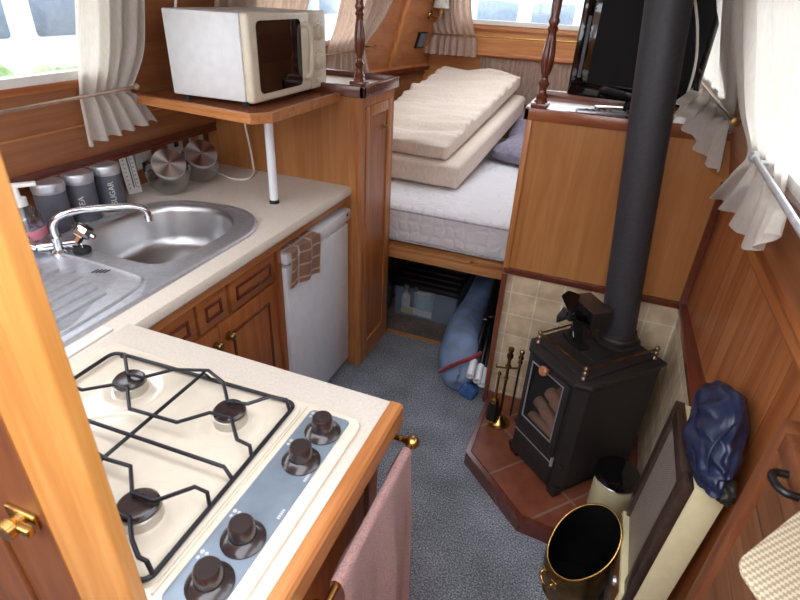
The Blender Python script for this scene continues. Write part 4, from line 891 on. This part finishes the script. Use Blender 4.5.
#@@RIGHT
# ------------------------------------------------------------------ bin, scuttle, heater, bag
t = thing('ash_bin', 'small cream round bin with black glossy lid beside the stove', 'bin', (.286, 1.53, .058))
b = B(MX((.286, 1.53, .058))); b.lathe([(0, 0), (.066, 0), (.068, .004), (.070, .165), (0, .165)], None, 48); mk('body', b, M['heater'], t, 40)
b = B(MX((.286, 1.53, .058))); b.lathe([(0, .163), (.0745, .163), (.0750, .168), (.0745, .188), (.071, .193), (.060, .1945), (0, .195)], None, 48); lb = lab(mk('lid', b, M['black_gl'], t, 40), 'black glossy lid')
b = B(); b.tube([(.286+.0755*math.cos(2*PI*k/48), 1.53+.0755*math.sin(2*PI*k/48), .223) for k in range(48)], .0022, 8, closed=True); lab(mk('lid_rim', b, M['chrome'], lb, 60), 'thin shiny rim of the lid')
SCM = Matrix.Translation((.197, 1.195, 0))
t = thing('coal_scuttle', 'round brass coal bucket with a slanting open mouth on the carpet before the hearth', 'bucket', (.197, 1.195, 0))
ex = Vector((.70, .714)).normalized()
def scR(z): return .078+.02*math.sin(min(1, z/.2)*PI*.75) if z < .2 else .078+.02*math.sin(PI*.75)+.004*(z-.2)/.15
def rimz(a): return .245+.085*(math.cos(a)*ex.x+math.sin(a)*ex.y)
def scw(ins):
    def F(u, v):
        a = 2*PI*u; zt = rimz(a); z = .02+(zt-.02)*v; r = scR(z)*.99-ins; return Vector((.197+r*math.cos(a), 1.195+r*math.sin(a), z))
    return F
b = B(); b.sheet(scw(0), 64, 20); b.lathe([(0, .02), (scR(.02)*.99, .02)], SCM, 64); b.lathe([(0, 0), (.082, 0), (.084, .006), (.075, .014), (.077, .022)], SCM, 64); mk('bucket', b, M['brass_old'], t, 60)
b = B(); b.sheet(scw(.004), 64, 20); b.lathe([(0, .028), (scR(.03)-.004, .03)], SCM, 64); lab(mk('lining', b, M['matt_black'], t, 60), 'matt black inside')  # inner wall coloured plain black, unlike the brass outside
b = B(); b.tube([(.197+(scR(rimz(a))-.001)*math.cos(a), 1.195+(scR(rimz(a))-.001)*math.sin(a), rimz(a)) for a in [2*PI*k/64 for k in range(64)]], .0032, 8, closed=True); lab(mk('rim', b, M['brass'], t, 60), 'bright rolled rim')
b = B(); a0 = math.radians(222)
q = [(.197+(.1+k[0])*math.cos(a0+k[1]), 1.195+(.1+k[0])*math.sin(a0+k[1]), .11+k[2]) for k in ((-.003, -.26, .008), (.01, -.22, .005), (.012, -.18, -.006), (.014, 0, -.014), (.012, .18, -.006), (.01, .22, .005), (-.003, .26, .008))]
b.tube(q, .005, 8, smooth=4); b.box(-.012, .012, -.003, .003, -.01, .02, .002, m=Matrix.Translation((.197+.1*math.cos(a0-.24), 1.195+.1*math.sin(a0-.24), .11)) @ Matrix.Rotation(a0-.24+PI/2, 4, 'Z')); b.box(-.012, .012, -.003, .003, -.01, .02, .002, m=Matrix.Translation((.197+.1*math.cos(a0+.24), 1.195+.1*math.sin(a0+.24), .11)) @ Matrix.Rotation(a0+.24+PI/2, 4, 'Z')); mk('handle', b, M['brass'], t, 60)
HR = math.atan2(.034, .735)
HT = thing('room_heater', 'cream upright room heater with mesh front leaning on the right wall', 'heater', (.292, 1.175, .004), local=True)
HT.rotation_euler = (0, HR, 0)
b = B(); b.box(.018, .092, -.155, .155, 0, .735, .006); mk('casing', b, M['heater'], HT)
b = B()
for a0, a1, c0, c1 in ((-.158, -.108, 0, .738), (.118, .158, 0, .738), (-.11, .12, .698, .738), (-.11, .12, 0, .04)): b.box(-.002, .022, a0, a1, c0, c1, .003)
lab(mk('bezel', b, M['bezel'], HT), 'dark wood-effect front surround')
b = B(); b.box(.008, .016, -.112, .12, .03, .70); lab(mk('grille', b, M['grille'], HT, 0), 'perforated mesh front')
b = B(); b.box(-.012, .008, -.15, .135, .195, .30, .003); cp = lab(mk('control_box', b, M['heater'], HT), 'cream control box standing off the front')
b = B(); b.box(-.0135, -.011, -.14, .125, .205, .288); lab(mk('fascia', b, M['bezel_p'], cp, 0), 'wood-effect fascia')
for y in (-.08, .085):
    b = B(aim((-.0135, y, .247), (-1, 0, 0))); b.lathe([(0, 0), (.014, 0), (.012, .007), (0, .008)], None, 20); mk('dial', b, M['steel'], cp)
b = B()
for j in range(3):
    for k in range(15): b.box(.034+j*.017, .045+j*.017, -.14+k*.019, -.128+k*.019, .734, .7362)
lab(mk('vent_slots', b, M['black'], HT, 0), 'rows of dark vent slots')
def bgf(p, n): return p
BM = Matrix.Translation((.376, 1.112, .828)) @ Matrix.Rotation(math.radians(-2), 4, 'X') @ Matrix.Rotation(math.radians(4), 4, 'Y')
t = thing('drawstring_bag', 'shiny navy blue nylon bag slumped on top of the cream heater', 'bag', (.345, 1.18, .71))
b = B(BM); b.ball((0, 0, 0), .056, .148, .100, sub=6, wr=.13, wsc=1.9, seed=3)
for v in b.bm.verts:
    q_ = BM.inverted() @ v.co; k_ = max(0, -q_.y/.15); v.co = BM @ Vector((q_.x*(1-.35*k_), q_.y, q_.z*(1-.45*k_)-.03*k_))
for v in b.bm.verts:
    v.co += Vector((-.022*abs(noise.noise(Vector((v.co.x*5, v.co.y*12+v.co.z*14, v.co.z*18-v.co.y*6)))), 0, .010*noise.noise(Vector((v.co.x*9, v.co.y*24, v.co.z*18)))))
mk('sack', b, M['navy'], t, 80)
b = B(BM); b.ball((.02, -.10, -.052), .026, .05, .028, sub=4, wr=.25, wsc=2, seed=9); lab(mk('bottom_panel', b, M['olive'], t, 80), 'dark blackish lower end')
b = B(BM); b.tube([(.0, -.05, .078), (-.03, -.09, .045), (-.035, -.11, .01), (-.02, -.125, -.03)], .0025, 8, smooth=6); mk('drawstring', b, M['navy'], t, 60)
# slatted panel along the right side, with catch
t = thing('slatted_locker', 'low wooden locker front of horizontal boards on the right of the cabin', 'locker', (.41, .45, 0))
b = B(); b.box(.388, .404, -.1, .85, 0, 1.04); b.box(.404, .442, -.1, .87, 1.05, 1.072); mk('boarding', b, M['tng_h'], t, 0)
b = B(); b.box(.375, .408, .845, .888, 0, 1.072, .006); b.box(.375, .408, -.1, .85, 1.03, 1.072, .006); mk('stile', b, M['frame_dk'], t)
b = B(); b.tube([(.377, .778, 1.042), (.356, .775, 1.042), (.348, .752, 1.046), (.356, .727, 1.050), (.377, .724, 1.050)], .0065, 10, smooth=5); lab(mk('handle', b, M['black'], t, 60), 'black bow handle')

b = B(); b.prism(roundpoly([(.258, .540), (.415, .745), (.444, .745), (.444, .22), (.43, .22)], [.022, .02, .01, .01, .02]), 1.0725, 1.080, .002); solo('woven_placemat', 'cream woven mat lying on the locker top and overhanging its edge', 'mat', b, M['basket'])
#@@TV
# ------------------------------------------------------------------ television unit
t = thing('television_cabinet', 'oak veneered partition cabinet above the tiled alcove carrying the television', 'cabinet', (.05, 2.18, .685))
b = B(); b.box(-.285, .398, 2.0, 2.36, .69, 1.30); mk('body', b, M['ply'], t, 0)
b = B(); b.box(-.287, -.265, 1.990, 2.36, .69, 1.30, .003); mk('end_post', b, M['oak'], t)
b = B(); b.box(-.285, .398, 1.988, 2.01, .685, .712, .004); b.prism([(.375, 1.985), (.398, 1.985), (.398, 2.0), (.375, 2.0)], .69, 1.17); lab(mk('moulding', b, M['maho'], t), 'dark red-brown moulding')
b = B(); b.box(-.285, .398, 2.0, 2.37, 1.30, 1.322); lab(mk('top', b, M['maho_x'], t, 0), 'glossy dark wood top')
b = B(); b.box(-.298, .345, 1.982, 2.002, 1.294, 1.336, .004); b.box(-.298, -.278, 1.982, 2.38, 1.294, 1.336, .004); b.box(-.298, .345, 2.36, 2.38, 1.294, 1.345, .004); lab(mk('fiddle_rail', b, M['maho_x'], t), 'raised wooden rail')
turned_post(-.252, 2.03, 1.336, 'turned dark wood post on the corner of the television cabinet', .644)
TM = Matrix.Translation((.055, 2.20, 1.322)) @ Matrix.Rotation(math.radians(-6), 4, 'Z')
t = thing('television', 'flat black television standing on the oak cabinet behind the flue', 'television', (.055, 2.20, 1.322))
b = B(TM); b.box(-.24, .195, -.02, .03, .035, .40, .010, 3); mk('casing', b, M['black_gl'], t)
b = B(TM); b.box(-.175, .175, -.0225, -.0195, .085, .375); lab(mk('screen', b, M['matt_black'], t, 0), 'matt black screen')
b = B(TM); b.box(-.212, -.200, -.0235, -.019, .10, .30, .002); mk('speaker_slot', b, M['canister'], t)
b = B(TM)
for k in range(4): b.box(-.197, -.191, -.0225, -.0195, .32+k*.012, .326+k*.012)
mk('buttons', b, M['canister'], t)
b = B(TM); b.lathe([(0, 0), (.12, 0), (.118, .008), (.03, .014), (.03, .045), (0, .045)], Matrix.Diagonal((1.1, .62, 1, 1)), 40); mk('stand', b, M['black_gl'], t)
t = thing('remote_control', 'silver remote control lying on the cabinet top by the television', 'remote control', (-.03, 2.08, 1.322))
RM = MX((-.045, 2.058, 1.3225), rz=.28)
b = B(RM); b.box(-.085, .085, -.022, .022, 0, .018, .006); mk('body', b, M['steel'], t)
b = B(RM)
for k in range(5):
    for j in (-1, 0, 1): b.cyl((-.05+k*.02, j*.012, .018), (-.05+k*.02, j*.012, .0195), .004, seg=8)
mk('buttons', b, M['canister'], t)
t = thing('cordless_phone', 'black handset standing on the cabinet top against the flue side of the television', 'phone', (.06, 2.07, 1.322))
b = B(MX((.072, 2.07, 1.322), rx=-.25)); b.box(-.022, .022, -.012, .012, .008, .14, .007); mk('handset', b, M['black_gl'], t)
b = B(); b.box(.035, .11, 2.03, 2.11, 1.322, 1.345, .008); mk('cradle', b, M['black'], t)
b = B(); b.tube([(.150, 2.165, 1.70), (.168, 2.145, 1.655), (.186, 2.12, 1.60), (.206, 2.11, 1.515), (.208, 2.09, 1.427), (.195, 2.06, 1.37), (.18, 2.06, 1.33)], .0042, 10, smooth=6); solo('television_lead', 'pale cable hanging beside the right edge of the television', 'cable', b, M['white_pl'], smooth=60)
#@@SOFT
# ------------------------------------------------------------------ curtains and rods
def cat(P, u):
    n = len(P)-1; x = min(max(u, 0), 1)*n; i = min(int(x), n-1); f = x-i
    p0, p1, p2, p3 = P[max(0, i-1)], P[i], P[i+1], P[min(n, i+2)]
    return .5*((2*p1)+(p2-p0)*f+(2*p0-5*p1+4*p2-p3)*f*f+(3*p1-p0-3*p2+p3)*f**3)
def curtain(name, label, rows, nrm, amps, folds, mat, seed=0, group=None, nu=150, nv=60, zig=0):
    R_ = [[Vector(p) for p in r] for r in rows]; nrm = Vector(nrm).normalized(); A = [Vector((a, 0, 0)) for a in amps]
    def F(u, v):
        uu = u+.018*noise.noise(Vector((u*7, seed, v*1.5)))
        col = [cat(r, uu) for r in R_]; p = cat(col, v); a = cat(A, v).x
        w = math.sin(2*PI*folds*(u+.03*noise.noise(Vector((u*5, seed+3, 0))))); w = math.copysign(abs(w)**.9, w)
        w2 = .35*math.sin(2*PI*folds*2.3*u+seed)+.5*noise.noise(Vector((u*folds*1.3, v*2.5, seed)))
        return p+nrm*a*(w+.4*w2+.6)
    b = B(); b.sheet(F, nu, nv, .0025)
    return solo(name, label, 'curtain', b, mat, group, 80)
def LW(y, z, o=.0): return (xl(y, z)+o, y, z)
def RW(y, z, o=.0): return (xr(y, z)-o, y, z)
nl = (1, 0, -SL); nr = (-1, 0, -SL)
curtain('curtain', 'cream curtain gathered behind the left rod above the sink', [[LW(y0+(y1-y0)*k/3, z+zz*k/3, o) for k in range(4)] for y0, y1, z, zz, o in
    ((1.25, 1.50, 1.85, 0, .03), (1.262, 1.51, 1.62, 0, .03), (1.262, 1.515, 1.47, 0, .03), (1.27, 1.49, 1.375, 0, .028), (1.275, 1.475, 1.335, 0, .026), (1.275, 1.505, 1.30, .01, .03), (1.28, 1.575, 1.185, .03, .045))],
    nl, (.013, .014, .013, .009, .006, .010, .014), 5.2, M['curtain'], 1)
def rod(name, label, p0, p1, r, mat, brackets=(), wall=None, group=None):
    p0, p1 = Vector(p0), Vector(p1); t = thing(name, label, 'curtain rod', tuple(p0), group)
    b = B(); b.cyl(p0, p1, r, seg=14); mk('bar', b, mat, t)
    d = (p1-p0).normalized()
    for p, s in ((p0, -1), (p1, 1)):
        b = B(aim(p, d*s)); b.lathe([(0, -.004), (r*1.2, -.004), (r*1.9, .002), (r*1.9, .010), (0, .013)], None, 14); mk('finial', b, mat, t, 40)
    for q in brackets:
        p = p0+(p1-p0)*q; w = Vector(wall(p)); b = B(); b.cyl(p, w, r*.8, seg=10); mk('bracket', b, mat, t)
rod('curtain_rod', 'metal curtain rod across the curtain and window above the sink', LW(-.2, 1.318, .052), LW(1.478, 1.345, .052), .0055, M['rod_pale'], (.2, .985), lambda p: (xl(p.y, p.z), p.y, p.z))
W2a = [(1.86, 2.58, 1.85, .03), (1.87, 2.57, 1.60, .03), (1.9, 2.5, 1.45, .03), (1.95, 2.4, 1.36, .028), (1.93, 2.45, 1.20, .04)]
curtain('curtain', 'beige curtain behind the microwave at the near end of the second left window', [[LW(a+(c-a)*k/3, z, o) for k in range(4)] for a, c, z, o in W2a], nl, (.014, .014, .012, .008, .014), 9, M['curtain_p'], 5)
curtain('curtain', 'beige curtain behind the turned post by the second left window', [[LW(y0+(y1-y0)*k/3, z, o) for k in range(4)] for y0, y1, z, o in
    ((2.92, 3.52, 1.85, .03), (2.90, 3.50, 1.62, .03), (2.90, 3.44, 1.48, .03), (2.87, 3.36, 1.37, .026), (2.88, 3.36, 1.33, .03), (2.86, 3.44, 1.20, .045))], nl, (.018, .018, .015, .010, .012, .02), 7, M['curtain_p'], 9)
rod('curtain_rod', 'metal curtain rod across the second left window behind the dark post', LW(2.1, 1.345, .055), LW(3.42, 1.352, .055), .0055, M['brass_old'], (.02, .98), lambda p: (xl(p.y, p.z), p.y, p.z))
BY_ = 4.155
curtain('curtain', 'beige curtain at the left end of the bow window over the bed', [[(x0+(x1-x0)*k/3, BY_-o, z) for k in range(4)] for x0, x1, z, o in
    ((-1.40, -1.08, 1.88, .02), (-1.41, -1.09, 1.62, .02), (-1.40, -1.055, 1.46, .02), (-1.385, -1.035, 1.41, .014), (-1.41, -1.02, 1.37, .02), (-1.41, -1.012, 1.275, .03))], (0, -1, 0), (.014, .016, .014, .008, .012, .018), 8, M['curtain_p'], 13)
rod('curtain_rod', 'thin brass curtain rod under the bow window', (-1.40, 4.12, 1.405), (.02, 4.12, 1.425), .005, M['brass'], (.02, .62, .98), lambda p: (p.x, 4.2, p.z))
curtain('curtain', 'short pleated curtain hung below the bow window shelf', [[(-1.0+1.3*k/3, 4.205, z) for k in range(4)] for z in (1.272, 1.16, .98)], (0, -1, 0), (.008, .010, .012), 34, M['curtain_p'], 17, nu=300, nv=14)
R2 = [[RW(y0+(y1-y0)*k/3, z+dz*k/3, o+do*k/3) for k in range(4)] for y0, y1, z, dz, o, do in (
    (1.74, .92, 1.86, 0, .02, 0), )]
R2 += [[(.229, 1.745, 1.686), (.229, 1.411, 1.685), (.23, 1.189, 1.684), (.23, .957, 1.683)], [(.266, 1.676, 1.556), (.26, 1.398, 1.578), (.255, 1.173, 1.596), (.251, 1.003, 1.609)],
    [(.296, 1.598, 1.451), (.288, 1.402, 1.481), (.285, 1.22, 1.492), (.281, 1.055, 1.504)], [(.317, 1.488, 1.38), (.316, 1.372, 1.385), (.315, 1.241, 1.386), (.315, 1.115, 1.387)],
    [(.319, 1.533, 1.321), (.318, 1.356, 1.322), (.311, 1.162, 1.349), (.302, 1.02, 1.381)], [(.352, 1.877, 1.154), (.331, 1.477, 1.225), (.325, 1.186, 1.248), (.292, .972, 1.361)]]
curtain('curtain', 'bright cream curtain nearest on the right, flaring below its rod', R2, nr, (.014, .014, .013, .010, .006, .012, .015), 5.2, M['curtain'], 21)
rod('curtain_rod', 'metal curtain rod across the nearest right curtain', (.284, 1.279, 1.407), (.287, .25, 1.380), .006, M['steel'], (.03, .8), lambda p: (xr(p.y, p.z), p.y, p.z))
R1 = [[(.195, 3.01, 1.838), (.204, 2.427, 1.807), (.212, 1.936, 1.781), (.216, 1.657, 1.765)], [(.238, 2.766, 1.689), (.239, 2.314, 1.688), (.239, 1.972, 1.687), (.239, 1.769, 1.686)], [(.294, 2.97, 1.495), (.284, 2.438, 1.53), (.276, 2.026, 1.556), (.271, 1.754, 1.574)],
    [(.329, 2.956, 1.373), (.327, 2.518, 1.378), (.327, 2.135, 1.38), (.326, 1.873, 1.383)], [(.225, 2.1, 1.433), (.249, 2.0, 1.398), (.301, 1.965, 1.369), (.328, 1.93, 1.362)], [(.185, 2.03, 1.40), (.205, 1.955, 1.36), (.277, 1.94, 1.272), (.345, 1.92, 1.218)]]
curtain('curtain', 'grey-cream curtain spilling over the right end of the television cabinet', R1, nr, (.012, .012, .011, .007, .009, .012), 5, M['curtain'], 25)
rod('curtain_rod', 'metal curtain rod with brass end beside the television', (.299, 1.682, 1.408), (.303, 3.088, 1.392), .006, M['brass_old'], (.02, .98), lambda p: (xr(p.y, p.z), p.y, p.z))
# wall lamp and plaque in the bow
t = thing('wall_lamp', 'small brass wall lamp with white shade in the bow corner', 'lamp', (-1.50, 4.03, 1.54))
wx = xl(4.03, 1.54)
b = B(aim((wx, 4.03, 1.53), (1, 0, -SL))); b.lathe([(0, 0), (.03, 0), (.028, .008), (.010, .014), (0, .015)], None, 20); mk('backplate', b, M['brass'], t)
b = B(); b.tube([(wx, 4.03, 1.53), (wx+.04, 4.025, 1.51), (wx+.075, 4.02, 1.525), (wx+.08, 4.02, 1.56)], .006, 10, smooth=5); b.lathe([(0, 0), (.014, 0), (.016, .02), (0, .02)], MX((wx+.08, 4.02, 1.555)), 16); mk('arm', b, M['brass'], t)
b = B(MX((wx+.08, 4.02, 1.575))); b.lathe([(.055, 0), (.057, 0), (.037, .10), (.035, .10), (.055, .002)], None, 28); lab(mk('shade', b, M['shade'], t), 'white tapered shade')
t = thing('wall_plaque', 'small dark rectangular plaque on the left bow wall', 'plaque', (xl(4.0, 1.36), 4.0, 1.36))
b = B(); lslab(b, 3.955, 4.055, 1.315, 1.42, inn=.016, th=0); mk('board', b, M['black'], t, 0)
b = B(); lslab(b, 3.965, 4.045, 1.325, 1.41, inn=.019, th=-.014); mk('face', b, M['canister'], t, 0)
#@@OUT
# ------------------------------------------------------------------ outside the windows
b = B(); b.box(-14, -1.95, -6, 14, .30, .42); b.box(.85, 14, -6, 14, .30, .42); b.box(-1.95, .85, 4.7, 14, .30, .42); struct('water', b, M['water'])
def boat(x, y, L_, rz, label, z=.42):
    t = thing('moored_boat', label, 'boat', (x, y, z), 'boats moored outside', local=True, rz=rz)
    b = B(); b.prism([(-L_/2, -.7), (L_/2-1.2, -.7), (L_/2, 0), (L_/2-1.2, .7), (-L_/2, .7)], 0, .55, .05); mk('hull', b, M['boat_white'], t)
    b = B(); b.prism([(-L_/2+.4, .55), (L_/2-1.6, .55), (L_/2-2.0, 1.35), (-L_/2+.5, 1.35)], -.55, .55, axis='y'); cb = mk('cabin', b, M['boat_white'], t)
    for k in range(3):
        b = B(); x0 = -L_/2+.75+k*(L_-2.7)/3; b.box(x0, x0+(L_-2.9)/3-.08, -.562, .562, .90, 1.2, .03); mk('window', b, M['boat_grey'], cb)
boat(-3.9, 2.75, 5.2, math.radians(88), 'white boat with tinted windows seen through the window over the sink')
boat(-.9, 7.6, 4.6, math.radians(4), 'white boat moored beyond the bow window')
boat(-4.6, 8.4, 4.6, math.radians(85), 'white boat seen through the second left window')
def hedge(x, y, sx, sy, label):
    b = B(); b.ball((x, y, .78), sx, sy, .48, sub=5, wr=.25, wsc=5, seed=x); solo('bank_shrub', label, 'shrub', b, M['green'], 'shrubs on the bank', 80)
hedge(-2.62, 1.7, .22, .8, 'green bankside shrub low outside the window over the sink'); hedge(-6.6, 4.5, 1.0, 3.0, 'green bankside shrub far behind the boat left of the cabin'); hedge(1.5, 11.0, 3.0, 1.0, 'green bankside shrub beyond the bow')
b = B(); b.box(-1.8, .66, -.78, -.7, 0, 1.45); struct('wall_back_light_block', b, M['ply_x'])  # unseen wall added behind the camera to block light from aft
# ------------------------------------------------------------------ light
w = bpy.data.worlds.new('sky'); SC.world = w; w.use_nodes = True; nt = w.node_tree; bg = nt.nodes['Background']
sk = nt.nodes.new('ShaderNodeTexSky'); sk.sky_type = 'PREETHAM' if False else 'HOSEK_WILKIE'; sk.turbidity = 9; sk.ground_albedo = .5; sk.sun_direction = Vector((-.3, -.6, .75)).normalized()
hs = nt.nodes.new('ShaderNodeMix'); hs.data_type = 'RGBA'; hs.inputs['Factor'].default_value = .75; hs.inputs['B'].default_value = (.94, .98, 1.06, 1)
nt.links.new(sk.outputs['Color'], hs.inputs['A']); nt.links.new(hs.outputs['Result'], bg.inputs['Color']); bg.inputs['Strength'].default_value = 6.6
# ------------------------------------------------------------------ camera
Rm = ((0.92934856, 0.36657643, 0.04396562), (0.21936839, -0.45247572, -0.86437447), (-0.29696593, 0.81294984, -0.50092294))
cam = bpy.data.cameras.new('camera'); co = bpy.data.objects.new('camera', cam); COL.objects.link(co)
X, Dn, F_ = Vector(Rm[0]), Vector(Rm[1]), Vector(Rm[2])
m = Matrix((X, -Dn, -F_)).transposed().to_4x4(); m.translation = Vector((0, 0, 1.67)); co.matrix_world = m
cam.sensor_width = 36; cam.lens = 535*36/800; cam.clip_start = .02
cam.dof.use_dof = True; cam.dof.focus_distance = 1.9; cam.dof.aperture_fstop = 8.3
SC.camera = co
SC.view_settings.view_transform = 'Standard'; SC.view_settings.look = 'None'; SC.view_settings.gamma = 1; SC.view_settings.exposure = .03
